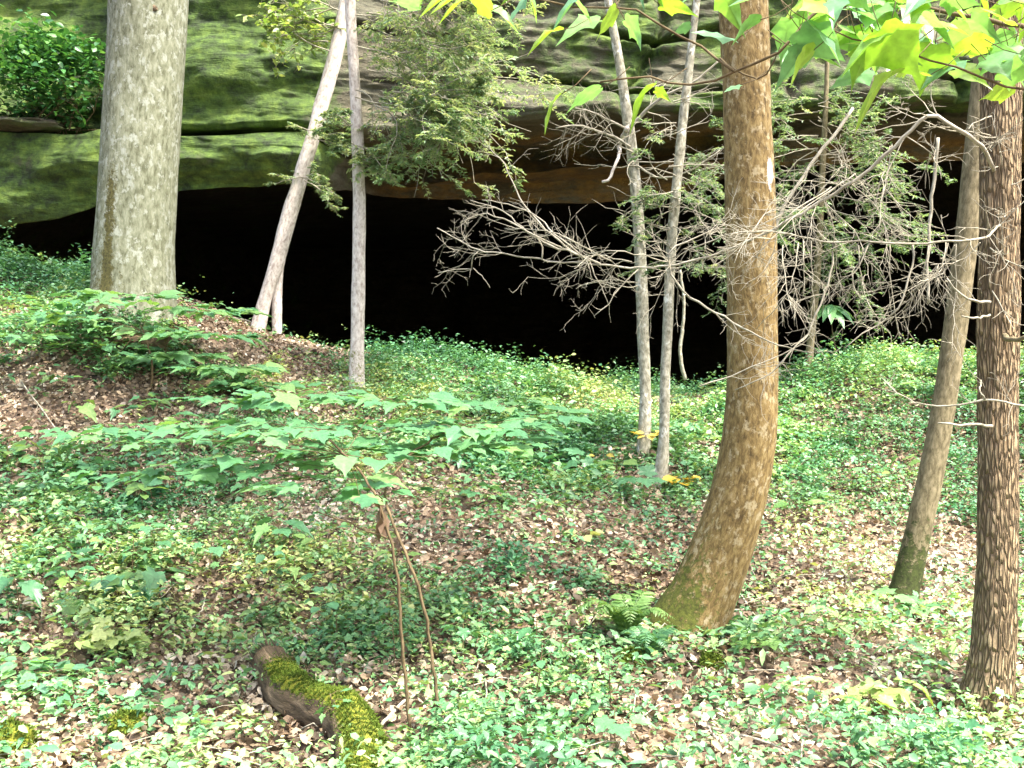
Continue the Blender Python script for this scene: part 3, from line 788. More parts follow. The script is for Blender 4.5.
traced(b, [(640, 268, 5.7), (618, 290, 5.7), (607, 306, 5.7), (594, 316, 5.7)], .004, .002, g, 4, .1, 0)
traced(b, [(590, 262, 5.8), (602, 290, 5.8), (609, 306, 5.8)], .0035, .002, g, 2, .08, 0)
finish(b, 'dead_branch', t8)
# drooping branch with long hanging twigs
b = MB()
traced(b, [(1000, 225, 5.1), (975, 240, 4.9), (940, 242, 4.9), (905, 244, 4.95), (865, 241, 5.0), (832, 243, 5.05), (800, 236, 5.1), (770, 232, 5.15), (740, 232, 5.2), (700, 245, 5.3), (672, 258, 5.4)], .006, .0025, g, 28, .3, 2, n=70, flat=1.0, droop=.03)
traced(b, [(833, 243, 5.05), (832, 265, 5.05), (827, 288, 5.05), (817, 312, 5.05), (808, 332, 5.05), (790, 352, 5.05), (768, 375, 5.1), (735, 390, 5.15)], .006, .0025, g, 9, .2, 1, droop=.05)
traced(b, [(912, 244, 4.95), (913, 262, 4.95), (907, 285, 4.95), (900, 305, 4.95), (884, 322, 5.0), (862, 334, 5.0), (845, 348, 5.0)], .006, .0025, g, 9, .18, 1, droop=.05)
traced(b, [(870, 241, 5.0), (860, 262, 5.0), (852, 280, 5.0), (862, 300, 5.0)], .004, .002, g, 5, .15, 1, droop=.05)
traced(b, [(690, 298, 5.4), (715, 312, 5.35), (745, 329, 5.3), (790, 349, 5.2), (812, 353, 5.1)], .006, .003, g, 10, .2, 1)
traced(b, [(700, 386, 5.2), (730, 376, 5.2), (765, 362, 5.15), (795, 348, 5.15), (820, 330, 5.1)], .004, .002, g, 8, .2, 1)
traced(b, [(690, 298, 5.4), (672, 275, 5.4), (668, 255, 5.4), (690, 240, 5.4), (725, 225, 5.35)], .006, .003, g, 12, .22, 1)
finish(b, 'dead_branch', t8)
b = MB()
for k in range(11):
    t_ = g.uniform(0, 1)
    x0, y0 = (560 + t_ * 300, 262 - max(0, t_ - .45) * 165)
    yy = 5.9 - t_ * .85
    x1 = x0 + g.uniform(-110, 60); y1 = y0 + g.uniform(-45, 75)
    traced(b, [(x0, y0, yy), ((x0 + x1) / 2 + g.uniform(-8, 8), (y0 + y1) / 2 - 10, yy + g.uniform(-.15, .15)), (x1, y1, yy + g.uniform(-.3, .3))], .0035, .0015, g, 8, .2, 1, n=20, flat=1.0)
for k in range(12):
    x0 = g.uniform(780, 990); y0 = 243 + g.uniform(-3, 3); yy = 5.0
    x1 = x0 + g.uniform(-60, 25); y1 = y0 + g.uniform(20, 110)
    traced(b, [(x0, y0, yy), (x0 + (x1 - x0) * .2, (y0 + y1) / 2, yy + g.uniform(-.1, .1)), (x1, y1, yy + g.uniform(-.25, .25))], .003, .0014, g, 7, .16, 1, n=20, flat=1.0, droop=.04)
for k in range(9):
    t_ = g.uniform(0, 1); x0 = 800 + t_ * 130; y0 = 214 - t_ * 98; yy = 5.2 - t_ * .3
    x1 = x0 + g.uniform(-30, 60); y1 = y0 + g.uniform(30, 110)
    traced(b, [(x0, y0, yy), (x0 + (x1 - x0) * .7, y0 + (y1 - y0) * .4, yy), (x1, y1, yy + g.uniform(-.2, .2))], .003, .0014, g, 7, .16, 1, n=20, flat=1.0, droop=.04)
finish(b, 'dead_twigs', t8)
# lower pale branches of the furrowed trunk
b = MB()
traced(b, [(1040, 408, 5.0), (1015, 404, 4.97), (985, 400, 4.95), (955, 406, 5.0), (925, 405, 5.05), (900, 396, 5.1), (882, 378, 5.15)], .006, .0025, g, 8, .14, 1)
traced(b, [(985, 400, 4.95), (980, 392, 4.95), (981, 380, 5.0)], .004, .003, g)
finish(b, 'dead_branch', t8)
b = MB()
traced(b, [(992, 426, 5.05), (975, 425, 4.95), (955, 424, 4.9), (938, 423, 4.9)], .008, .004, g); finish(b, 'branch_stub', t8)
b = MB()
traced(b, [(1005, 336, 5.1), (1015, 340, 4.9), (1035, 336, 4.8)], .015, .009, g); finish(b, 'branch_stub', t8, 'leanbark')
b = MB()
traced(b, [(990, 302, 5.1), (968, 298, 4.95), (955, 290, 4.9), (947, 278, 4.9)], .008, .004, g, 3, .1, 0); finish(b, 'branch_stub', t8)
b = MB()
traced(b, [(990, 315, 5.1), (972, 318, 4.98), (962, 316, 4.95)], .006, .004, g); finish(b, 'branch_stub', t8)
b = MB()
for k in range(16):
    q = P(g.uniform(990, 1005), g.uniform(110, 300), 5.13)
    grow(b, q, np.array([g.uniform(-1, .6), -.5, g.uniform(-.5, .5)]), g.uniform(.12, .28), .004, 1, g)
finish(b, 'twigs', t8)
# side branches of the thin pair
b = MB()
traced(b, [(634, 150, 9.58), (620, 140, 9.5), (600, 132, 9.42), (578, 125, 9.35), (556, 128, 9.3)], .014, .006, g, 12, .45, 1)
traced(b, [(630, 130, 9.58), (612, 122, 9.5), (592, 112, 9.42), (575, 108, 9.35)], .012, .005, g, 10, .4, 1)
traced(b, [(630, 128, 9.55), (645, 112, 9.5), (660, 99, 9.42), (690, 84, 9.35), (720, 60, 9.3)], .018, .008, g, 6, .4, 1)
traced(b, [(636, 165, 9.55), (660, 178, 9.5), (690, 170, 9.42), (720, 150, 9.35)], .01, .005, g, 12, .4, 1)
for k in range(14):
    q = P(640 + g.uniform(-6, 6), g.uniform(120, 300), 9.55)
    grow(b, q, np.array([g.choice([-1, 1]), -.4, g.uniform(-.3, .5)]), g.uniform(.3, .7), .006, 1, g)
finish(b, 'dead_branch', t4)
b = MB()
traced(b, [(627, 128, 9.5), (620, 145, 9.95), (615, 165, 9.42), (608, 180, 9.42), (602, 182, 9.42)], .022, .012, g); finish(b, 'branch_stub', t4, 'whitebark')
b = MB()
for k in range(16):
    q = P(672 + g.uniform(-5, 5), g.uniform(60, 290), 9.02)
    grow(b, q, np.array([g.choice([-1, 1]), -.4, g.uniform(-.3, .5)]), g.uniform(.25, .6), .006, 1, g)
finish(b, 'dead_branch', t5)

def needles(mb, tips, g, size=(.02, .04), per=14, tintmu=.5):
    """short flat needles in two ranks along each twig"""
    A, D = [], []
    for pts in tips:
        s = g.uniform(0, len(pts) - 1.001, per)
        i = s.astype(int); f = (s - i)[:, None]
        q = pts[i] * (1 - f) + pts[i + 1] * f
        dl = norm(pts[i + 1] - pts[i])
        sd = norm(np.cross(dl, np.array([0, 0, 1.0]) + g.normal(0, .25, (per, 3)))) * g.choice([-1, 1], per)[:, None]
        A.append(q); D.append(norm(dl * .6 + sd))
    A = np.concatenate(A); D = np.concatenate(D); n = len(A)
    nn = np.c_[g.normal(0, .3, (n, 2)), np.ones(n)]
    base = np.repeat(np.clip(g.normal(tintmu, .25, len(tips)), 0, 1), per)
    mb.place(T_LONG, A, frames(nn, D), g.uniform(*size, n), np.clip(base + g.normal(0, .12, n), 0, 1))

# hemlock foliage of the slender white tree
def hemlock(parent, starts, g, per=16, size=(.02, .045), kids=(4, 8), tintmu=.55, level=2, r=.008):
    tw, fo, tips = MB(), MB(), []
    for (px, py, Y, dx, dy, dz, L) in starts:
        grow(tw, P(px, py, Y), np.array([dx, dy, dz], float), L, r, level, g, .3, .05, kids, tips, .002)
    needles(fo, tips, g, size, per, tintmu)
    finish(tw, 'branches', parent, 'twig')
    fo.build('foliage', M['needle'], parent)

g = np.random.default_rng(55)
st = []
for k in range(16):
    st.append((g.uniform(352, 430), g.uniform(85, 120), Yc - .1 + g.uniform(-.5, .3), 1.0, g.uniform(-.6, .3), g.uniform(-.3, 0), g.uniform(.5, .9)))
for k in range(34):
    py = g.uniform(-60, 115)
    st.append((g.uniform(352, 400), py, Yc + g.uniform(-.5, .5), 1.0, g.uniform(-.5, .5), g.uniform(-.25, .12), g.uniform(.8, 1.45) * (1.1 if py > 20 else 1.2)))
for k in range(7):
    st.append((352, g.uniform(90, 165), Yc - .1, g.uniform(-.6, .9), g.uniform(-.6, .2), g.uniform(-.3, .1), g.uniform(.3, .6)))
hemlock(t3, st, g, 20, (.03, .06), (4, 7), .8)
st = []
for k in range(9):
    py = g.uniform(95, 185)
    st.append((318 - (py - 140) * .33, py, 12.1, g.choice([-.5, .7, 1]), g.uniform(-.6, .1), g.uniform(-.2, .2), g.uniform(.25, .5)))
hemlock(t2, st, g, tintmu=.7)
# leafy upper boughs of the leaning pale tree
b = MB(); fo = MB(); tips = []
for k in range(12):
    grow(b, P(g.uniform(325, 345), g.uniform(-10, 60), 12.1), np.array([-1, g.uniform(-.5, .3), g.uniform(-.35, .35)]), g.uniform(.5, .85), .009, 2, g, .4, .02, (3, 6), tips, .0025)
finish(b, 'leafy_branches', t2)
pos = np.concatenate([t[g.integers(0, len(t), 2)] for t in tips])
scatter_leaves(fo, T_OV, pos, g, g.uniform(.06, .11, len(pos)), .5, np.clip(g.normal(.45, .3, len(pos)), 0, 1))
fo.build('leaves', M['yellowgreen'], t2)
# young hemlock in the shade behind the curved tree
yb = gp(812, 380)
yh = tree('young_hemlock', 'young hemlock with fine grey green drooping sprays, behind the curved tree by the cave', 'tree', yb)
Yh = yb[1] - .1
trunk('trunk', [(806, 385, 9), (812, 330, 8), (818, 260, 7), (822, 180, 6), (826, 100, 5), (828, 20, 4), (829, -60, 2)], Yh, M['leanbark'], yh, 60, 12, .08, 14, seed=31)
st = []
for k in range(28):
    py = g.uniform(95, 262)
    sx = g.choice([-1, 1])
    st.append((818, py, Yh, sx, g.uniform(-.7, .7), g.uniform(-.35, .1), g.uniform(.6, 1.5)))
hemlock(yh, st, g, 22, (.025, .055), tintmu=.45, r=.006)
for k in range(8):
    pass
# hemlock sprays on the right part of the pair
st = [(673, g.uniform(120, 270), 9.0, g.choice([-1, 1]), g.uniform(-.5, .5), g.uniform(-.3, .1), g.uniform(.3, .6)) for k in range(12)]
hemlock(t5, st, g, 10, tintmu=.6, r=.005)

# leaning dead pole and hanging stick
b = MB(); traced(b, [(853, 108, 8.6), (838, 130, 8.55), (815, 158, 8.5), (798, 185, 8.45), (784, 205, 8.4), (770, 250, 8.4), (752, 330, 8.4), (748, 395, 8.4), (744, 505, 8.4)], .014, .010, g, 5, .3, 0)
tag(finish(b, 'dead_pole', None, 'twig'), 'bleached dead pole slanting up behind the curved tree', 'pole')
b = MB(); traced(b, [(938, 138, 6.5), (936, 160, 6.5), (932, 200, 6.5), (929, 240, 6.5), (927, 275, 6.5), (929, 303, 6.5)], .011, .008, g, 3, .12, 0)
tag(finish(b, 'hanging_stick', None, 'twig'), 'pale broken stick hanging upright in the dead branches beside the tan leaning tree', 'stick')
b = MB(); traced(b, [(685, 380, 10.8), (680, 350, 10.8), (683, 325, 10.8), (684, 300, 10.8), (680, 270, 10.8)], .02, .012, g)
tag(finish(b, 'dead_sapling', None, 'greybark'), 'short bare dead stem standing at the dark cave mouth right of the thin pair', 'sapling')

# ------------------------------------------------------------ overhanging maple branch close to the camera
g = np.random.default_rng(77)
mb_ = thing('maple_bough', 'bright lime maple bough with big pointed leaves hanging across the top right', 'branch', P(850, 20, 2.2))
b = MB()
traced(b, [(1100, 60, 2.3), (1000, 20, 2.25), (900, 0, 2.2), (860, -12, 2.2), (815, 15, 2.2), (780, 50, 2.2), (735, 72, 2.25), (690, 85, 2.3), (640, 78, 2.3), (600, 82, 2.3)], .006, .002, g, 0)
traced(b, [(1060, 90, 2.2), (1010, 88, 2.2), (960, 70, 2.2), (900, 50, 2.2), (850, 35, 2.2), (800, 25, 2.2)], .003, .0015, g)
traced(b, [(735, 72, 2.25), (700, 48, 2.3), (640, 12, 2.3), (560, 5, 2.35), (500, -10, 2.4), (420, -20, 2.4)], .003, .0015, g)
traced(b, [(720, 58, 2.3), (735, 72, 2.28), (760, 78, 2.25), (772, 62, 2.2), (782, 42, 2.2), (770, 36, 2.2)], .0022, .0015, g)
leaves = [  # px, py of the stalk end, heading of the tip on the picture, length m, tilt
    (600, 20, -150, .15, .6), (560, 30, 175, .11, .3), (530, -6, -170, .12, .5), (468, -5, -150, .10, .5), (430, -10, -120, .06, .5), (420, 5, 160, .10, .3),
    (655, 85, 172, .13, .25), (600, 88, 185, .12, .2), (560, 95, 195, .10, .2), (625, 20, -60, .10, .8), (660, 5, -40, .12, .9), (690, 25, -100, .07, .7),
    (735, 40, -165, .14, .6), (760, 20, 170, .10, .4), (790, 20, -95, .12, .8), (800, 30, -40, .16, .6), (840, 25, -30, .15, .7), (870, 45, -100, .13, .9),
    (800, 50, -15, .13, .5), (880, 30, -70, .19, .8), (850, 10, -10, .16, .5), (910, 25, -130, .17, .6), (905, 10, -20, .17, .4), (935, 45, -95, .16, .9),
    (950, 30, -35, .16, .6), (985, 20, -160, .15, .5), (960, 60, -150, .15, .6), (990, 55, -80, .14, .8), (1010, 40, -170, .14, .5), (1000, 70, -30, .14, .7),
    (900, 70, 200, .17, .4), (870, 70, -140, .14, .7), (930, 75, 190, .12, .4), (1015, 85, -110, .13, .8), (955, 70, -60, .13, .7), (1000, 5, -10, .13, .4),
    (740, 85, 180, .05, .4), (655, 90, -80, .06, .8), (915, 60, -110, .11, .9), (560, -10, -20, .13, .5), (710, -12, -160, .11, .5), (840, -15, -60, .11, .7), (935, -15, -120, .14, .7), (1030, 0, -150, .14, .6)]
for k in range(48):
    leaves.append((g.uniform(800, 1060), g.uniform(-35, 62), g.uniform(-180, 0) if g.uniform() < .7 else g.uniform(-200, 20), g.uniform(.09, .16), g.uniform(.2, .9)))
for k in range(22):
    leaves.append((g.uniform(420, 790), g.uniform(-35, 18), g.uniform(-190, 10), g.uniform(.08, .14), g.uniform(.2, .8)))
for k in range(34):
    leaves.append((g.uniform(790, 1050), g.uniform(-25, 48), g.uniform(-190, 10), g.uniform(.09, .145), g.uniform(.3, 1.0)))
fo = MB()
for px, py, hd, ln, tl in leaves:
    Y = g.uniform(2.0, 2.5)
    a_ = math.radians(hd)
    out = np.array([math.cos(a_), g.uniform(-.5, .35), math.sin(a_) * .75])
    nrm = np.array([g.normal(0, .4), -tl * g.choice([1, 1, -1]) * .75, .85 + g.normal(0, .1)])
    fo.place(THREES[g.integers(4)], P(px, py, Y)[None], frames(nrm[None], out[None]), np.array([ln * .62]), g.uniform(0, .9, 1))
    st_ = P(px, py, Y); 
    b.tube([st_, st_ - out * .03 + np.array([0, 0, .012]), st_ - out * .06 + np.array([0, 0, .035])], .0009, 4)
finish(b, 'bough', mb_, 'stem')
fo.build('leaves', M['bright'], mb_)

# ------------------------------------------------------------ saplings with flat tiers of broad leaves
def leafy_tier(fo, st, origin, c, rx, ry, n, g, size, tint=None, tilt=.2):
    a_ = g.uniform(0, 2 * np.pi, n); r_ = np.sqrt(g.uniform(0, 1, n))
    pos = c + np.c_[np.cos(a_) * r_ * rx, np.sin(a_) * r_ * ry, g.normal(0, .014, n)]
    out = np.c_[np.cos(a_), np.sin(a_), 0 * a_] + g.normal(0, .5, (n, 3)) * np.array([1, 1, .15])
    nn = np.c_[g.normal(0, tilt, n), g.normal(-.12, tilt, n), np.ones(n)]
    tt = np.clip(g.normal(tint, .24, n), 0, .93); kk = g.integers(0, 2, n); ss = g.uniform(*size, n) * g.uniform(.7, 1.1, n); fr = frames(nn, out)
    for v_ in range(5):
        q_ = kk == v_
        if q_.any(): fo.place((MAPLES[0], THREES[0])[v_ % 2], pos[q_], fr[q_], ss[q_], tt[q_])
    sel = pos[: max(4, n // 2)]
    sel = sel[np.argsort(np.linalg.norm(sel - origin, axis=1))]
    nodes = [np.asarray(origin, float)]
    for q in sel:
        nd = np.array(nodes)
        s0 = nd[np.argmin(np.linalg.norm(nd - q, axis=1) + .25 * np.linalg.norm(nd - origin, axis=1))]
        st.tube(catmull([s0, (s0 + q) / 2 + g.normal(0, .012, 3), q], 6), np.linspace(.0024, .001, 6), 4)
        nodes.append(q)

g = np.random.default_rng(909)
sb = gp(425, 752)
sp = thing('maple_sapling', 'two stemmed maple sapling with flat tiers of broad leaves, right of the mossy log', 'sapling', sb)
Y0 = sb[1]
for path in ([(412, 775, Y0), (411, 745, Y0), (406, 690, Y0), (401, 630, Y0), (396, 570, Y0), (386, 522, Y0), (372, 490, Y0), (352, 462, Y0 + .1), (330, 440, Y0 + .2)], [(444, 775, Y0), (441, 745, Y0), (436, 690, Y0), (426, 620, Y0), (411, 565, Y0), (392, 522, Y0 + .1), (386, 490, Y0 + .3), (410, 455, Y0 + .5), (450, 430, Y0 + .8)]):
    b = MB(); traced(b, path, .0085, .005, g, 0); finish(b, 'stem', sp, 'stem')
fo = MB(); b = MB(); traced(b, [(392, 540, Y0), (370, 532, Y0), (345, 522, Y0 + .1), (318, 512, Y0 + .1)], .005, .003, g)
fo = MB()
for cx, cy, dy, rx, n in ((480, 405, 1.3, .36, 20), (470, 425, .9, .45, 30), (440, 448, .7, .40, 22), (500, 440, 1.0, .28, 14), (395, 400, 1.0, .40, 24), (375, 425, .8, .42, 28), (350, 450, .5, .34, 20), (310, 395, .9, .32, 20), (300, 430, .5, .32, 20), (235, 425, .8, .35, 18), (190, 440, 1.0, .35, 16), (250, 400, 1.3, .35, 14), (540, 415, 1.2, .2, 10), (120, 430, 1.3, .4, 18), (170, 470, .9, .4, 16), (270, 460, .8, .35, 14), (390, 490, .3, .22, 8), (330, 482, .3, .28, 12)):
    leafy_tier(fo, b, P(450, 432, Y0 + .8) if cx > 420 else P(345, 455, Y0 + .15), P(cx, cy, Y0 + dy), rx, .45, int(n * 1.6), g, (.09, .165), .6, .13)
finish(b, 'branches', sp, 'stem')
fo.build('leaves', M['maple'], sp)
b = MB()
tm = t_curl(np.random.default_rng(4))
for k in range(5):
    b.place(tm, P(380 + g.uniform(-10, 12), 515 + g.uniform(-14, 20), Y0)[None], frames(g.normal(0, 1, (1, 3)), np.array([[.1, .2, -1.0]])), np.array([[.12, .07, .06]]), g.uniform(0, 1, 1))
b.build('dead_leaf_clump', M['brownleaf'], sp)

lb = gp(150, 392)
lp = thing('maple_sapling', 'low maple sapling with broad flat blue green leaves in front of the thick pale tree', 'sapling', lb)
b = MB(); fo = MB()
Yl = lb[1]
traced(b, [(150, 395, Yl), (152, 370, Yl), (148, 345, Yl), (140, 325, Yl)], .012, .006, g)
for cx, cy, rx, n in ((60, 318, .5, 34), (70, 300, .4, 20), (140, 330, .5, 34), (205, 310, .45, 30), (200, 335, .45, 26), (115, 296, .4, 22), (225, 368, .45, 30), (265, 385, .45, 26), (170, 355, .45, 26), (100, 345, .4, 20), (20, 335, .4, 20)):
    leafy_tier(fo, b, P(140, 330, Yl), P(cx, cy, Yl + g.uniform(-.2, .5)), rx, .5, int(n * 1.5), g, (.11, .20), .7, .15)
finish(b, 'stem', lp, 'stem')
fo.build('leaves', M['maple'], lp)

rb = gp(835, 352)
rp = thing('leafy_sapling', 'small sapling with a whorl of long drooping green leaves against the dark cave', 'sapling', rb)
b = MB(); traced(b, [(836, 358, rb[1]), (834, 340, rb[1]), (831, 322, rb[1]), (832, 306, rb[1])], .008, .004, g); finish(b, 'stem', rp, 'stem')
fo = MB()
for k in range(11):
    a_ = k / 11 * 6.28 + g.uniform(-.2, .2)
    fo.place(T_LONG, P(832, 306 + g.uniform(-2, 3), rb[1])[None], frames(np.array([[math.cos(a_) * .35, math.sin(a_) * .35 - .3, 1]]), np.array([[math.cos(a_), math.sin(a_), -.15]])), np.array([g.uniform(.26, .40)]), g.uniform(.4, 1, 1))
fo.build('leaves', M['maple'], rp)

# ------------------------------------------------------------ seedlings, ferns and herbs
def seedling(px, py, label, h, n, size, mat, g, tm=T_MAPLE, name='seedling', group=None, cat='seedling', tint=None, spread=.10):
    q = gp(px, py)
    th = thing(name, label, cat, q, group)
    b = MB(); fo = MB()
    top = q + np.array([g.normal(0, .02), g.normal(0, .02), h])
    b.tube(catmull([q - np.array([0, 0, .02]), (q + top) / 2 + g.normal(0, .008, 3), top], 6), np.linspace(.004, .002, 6), 5)
    a0 = g.uniform(0, 6.28)
    for k in range(n):
        a_ = a0 + k * 6.28 / n + g.uniform(-.3, .3)
        o = np.array([math.cos(a_), math.sin(a_), g.uniform(-.1, .25)])
        s_ = q + (top - q) * g.uniform(.65, 1)
        e_ = s_ + o * spread * g.uniform(.4, 1)
        b.tube([s_, (s_ + e_) / 2 + np.array([0, 0, .01]), e_], .0014, 4)
        nn = np.array([g.normal(0, .25), g.normal(-.15, .25), 1])
        fo.place(MAPLES[g.integers(5)] if tm is T_MAPLE else tm, e_[None], frames(nn[None], o[None] * np.array([1, 1, .2])), np.array([g.uniform(*size)]), np.array([np.clip((g.uniform(0, 1) if tint is None else g.normal(tint, .15)), 0, 1)]))
    finish(b, 'stem', th, 'stem')
    fo.build('leaves', M[mat], th)
    return th

g = np.random.default_rng(321)
zones = [  # centre, spread, count, label, group
    (150, 470, 150, 60, 58, 'small broad leaved green seedling on the slope below the thick pale tree', 'seedlings on the left slope'),
    (130, 590, 140, 45, 36, 'small broad leaved green seedling in the left foreground above the mossy lumps', 'seedlings in the left foreground'),
    (330, 600, 90, 70, 22, 'small broad leaved green seedling around the mossy log', 'seedlings around the mossy log'),
    (560, 460, 110, 40, 26, 'small broad leaved green seedling on the rise left of the thin pair of trees', 'seedlings on the middle rise'),
    (850, 470, 110, 50, 14, 'small broad leaved green seedling on the bank between curved and tan trees', 'seedlings on the right bank'),
    (560, 690, 160, 50, 12, 'small broad leaved green seedling in the brown litter left of the curved tree', 'seedlings in the middle foreground')]
for cx, cy, sx, sy, n, lab, grp in zones:
    for k in range(n):
        px = np.clip(g.normal(cx, sx * .6), 6, 1015); py = np.clip(g.normal(cy, sy * .6), 395, 760)
        seedling(px, py, lab, g.uniform(.06, .26), g.integers(3, 7), tuple(v * (.62 if py > 640 else 1) for v in ((.08, .17), (.05, .11), (.05, .09))[g.integers(3)]), ('maple', 'maple', 'maple', 'fern')[g.integers(4)], g, (T_MAPLE, T_MAPLE, T_ROUND, T_OV)[g.integers(4)], group=grp)

spec = [
    (890, 612, 'broad leaved bright green seedling at the foot of the tan leaning tree, left side', .10, 3, (.10, .15), 'maple', T_MAPLE, .7),
    (922, 618, 'broad leaved bright green seedling at the foot of the tan leaning tree, right side', .09, 4, (.09, .13), 'maple', T_MAPLE, .6),
    (760, 660, 'pale toothed green seedling in the litter right of the curved foot', .10, 5, (.08, .12), 'fern', T_MAPLE, .5),
    (735, 705, 'dark teal seedling with round leaves below the curved tree', .07, 4, (.06, .10), 'maple', T_ROUND, .2),
    (928, 660, 'clump of blue green leaves in litter left of the furrowed trunk', .10, 8, (.05, .09), 'maple', T_OV, .2),
    (870, 722, 'lime green leafy plant in the litter, left part of the bright pair', .13, 8, (.07, .12), 'yellowgreen', T_MAPLE, .2),
    (893, 708, 'lime yellow leafy plant in the litter, right part of the bright pair', .12, 8, (.07, .11), 'yellowgreen', T_MAPLE, .4),
    (120, 660, 'pale yellow green leafy herb in the left foreground, the largest pale one', .17, 20, (.07, .12), 'yellowgreen', T_MAPLE, .8),
    (75, 672, 'smaller yellow green leafy herb beside the largest pale one', .16, 20, (.06, .11), 'yellowgreen', T_OV, .6),
    (20, 690, 'lush lime green herb at the left frame edge above the mossy lump', .14, 22, (.06, .10), 'bright', T_OV, .3),
    (45, 700, 'bright green leafy herb in the lower left between yellow herb and mossy lump', .13, 22, (.06, .10), 'bright', T_ROUND, .1),
    (160, 735, 'blue green herb in the lower left beside the smaller mossy lump', .10, 8, (.06, .10), 'maple', T_OV, .3),
    (470, 505, 'single broad green leaved seedling on pale litter right of the sapling stems', .12, 3, (.13, .18), 'maple', T_MAPLE, .4),
    (682, 496, 'clump of golden yellow leaves beside the thin pair of trees', .16, 18, (.08, .13), 'yellow', T_ROUND, .3),
    (650, 458, 'pale yellow leaves around the feet of the thin pair of trees', .22, 12, (.08, .12), 'yellow', T_ROUND, .9),
    (600, 462, 'small pale yellow leaved seedling left of the thin pair', .06, 4, (.07, .10), 'yellow', T_OV, .9),
    (585, 545, 'pale yellow green herb on the bright litter patch in mid slope', .08, 9, (.06, .1), 'yellowgreen', T_ROUND, .9),
    (325, 160 + 400, 'yellow green herb beside the sapling branch in mid slope', .10, 8, (.06, .1), 'yellowgreen', T_OV, .4),
    (62, 400, 'upright lime leaved herb on the bare left slope', .22, 7, (.08, .12), 'bright', T_OV, .2)]
for px, py, lab, h, n, size, mat, tm, tn in spec:
    seedling(px, py, lab, h, n, size, mat, g, tm, 'herb' if tm is not T_MAPLE else 'seedling', None, 'herb' if tm is not T_MAPLE else 'seedling', tn)

def fern(px, py, label, n, L, mat, g, name='fern'):
    q = gp(px, py)
    th = thing(name, label, 'fern', q)
    for k in range(n):
        a_ = k / n * 6.28 + g.uniform(-.3, .3)
        o = np.array([math.cos(a_), math.sin(a_) * .8, 0])
        ln = L * g.uniform(.75, 1.1)
        pts = catmull([q, q + o * ln * .25 + np.array([0, 0, ln * .55]), q + o * ln * .6 + np.array([0, 0, ln * .72]), q + o * ln + np.array([0, 0, ln * .5])], 22)
        b = MB(); b.tube(pts, np.linspace(.003, .001, 22), 4)
        wd = np.sin(np.linspace(.25, 1, 20) * np.pi) * ln * .26 + .008
        dl = norm(np.gradient(pts, axis=0))
        for s in (-1, 1):
            sd = norm(np.cross(dl, np.array([0, 0, 1.0]))) * s
            i = np.arange(2, 22)
            nn = np.cross(sd[i], dl[i]) * s
            nn = np.where(nn[:, 2:3] < 0, -nn, nn)
            b.place(T_LONG, pts[i], frames(nn + g.normal(0, .1, nn.shape), sd[i] + dl[i] * .45), np.c_[wd, wd * .9, wd], np.clip(g.normal(.5, .25, 20), 0, 1))
        b.build('frond', M[mat], th)
fern(628, 642, 'pale green fern at the left side of the curved mossy foot', 8, .30, 'fern', g)
fern(648, 662, 'dark green fern right against the curved mossy foot, below the pale fern', 7, .20, 'maple', g)

# shrub on the ledge at top left
g = np.random.default_rng(12)
q = P(45, 128, 15.0)
sh = thing('ledge_shrub', 'bushy green shrub spilling over the mossy rock ledge at the top left', 'shrub', q)
b = MB(); tips = []
for k in range(22):
    grow(b, q + np.array([g.uniform(-.5, .4), g.uniform(0, .5), 0]), np.array([g.uniform(-.8, .9), g.uniform(-.6, .3), g.uniform(.5, 1)]), g.uniform(.5, .95), .012, 2, g, .6, .05, (3, 6), tips, .004)
finish(b, 'branches', sh, 'stem')
pos = np.concatenate([t[g.integers(1, len(t), 3)] for t in tips])
n2 = 2600
cc = np.array([P(38, 58, 14.9), P(20, 75, 14.7), P(65, 55, 14.9), P(80, 60, 15), P(40, 40, 15.1), P(15, 55, 14.8), P(55, 80, 14.7)])
pos = np.r_[pos, cc[g.integers(0, len(cc), n2)] + g.normal(0, .2, (n2, 3)) * np.array([1.1, 1, .8])]
fo = MB(); scatter_leaves(fo, T_OV, pos, g, g.uniform(.07, .13, len(pos)), .45)
fo.build('leaves', M['shrub'], sh)

# ------------------------------------------------------------ rocks, log, moss lumps, stumps, sticks
def lump(px, py, rx, ry, rz, label, name, cat, mat, seed, moss=0.9, sink=.3, furry=False, Y=None):
    q = gp(px, py) if Y is None else P(px, py, Y)
    nu, nv = 40, 24
    th_ = np.arange(nu) / nu * 2 * np.pi; ph = np.linspace(0.02, np.pi - .02, nv)
    A, B = np.meshgrid(th_, ph, indexing='ij')
    d = np.stack([np.cos(A) * np.sin(B), np.sin(A) * np.sin(B), np.cos(B)], -1).reshape(-1, 3)
    r = 1 + fbm(d * 1.7 + seed, 4, seed) * .55
    V = q + d * r[:, None] * np.array([rx, ry, rz]) + np.array([0, 0, rz * (1 - 2 * sink) * .6])
    i = np.arange(nu)[:, None] * nv; i2 = ((np.arange(nu) + 1) % nu)[:, None] * nv; j = np.arange(nv - 1)[None]
    b = MB(); b.add(V, [np.stack([i + j, i + j + 1, i2 + j + 1, i2 + j], -1).reshape(-1, 4)])
    if not furry:
        return tag(b.build(name, M[mat], smooth=True, rest=True, extra={'moss': np.full(len(V), moss)}), label, cat)
    root = thing(name, label, cat, q)
    b.build('stone', M[mat], root, smooth=True, rest=True, extra={'moss': np.full(len(V), moss)})
    gg = np.random.default_rng(seed)
    up = np.nonzero(d[:, 2] > -.1)[0]
    k = gg.choice(up, 900)
    f = MB(); f.place(T_LONG, V[k] + gg.normal(0, .004, (900, 3)), frames(gg.normal(0, 1, (900, 3)), d[k] + gg.normal(0, .5, (900, 3))), gg.uniform(.012, .028, 900), gg.uniform(0, 1, 900))
    f.build('moss', M['moss'], root)
    return root
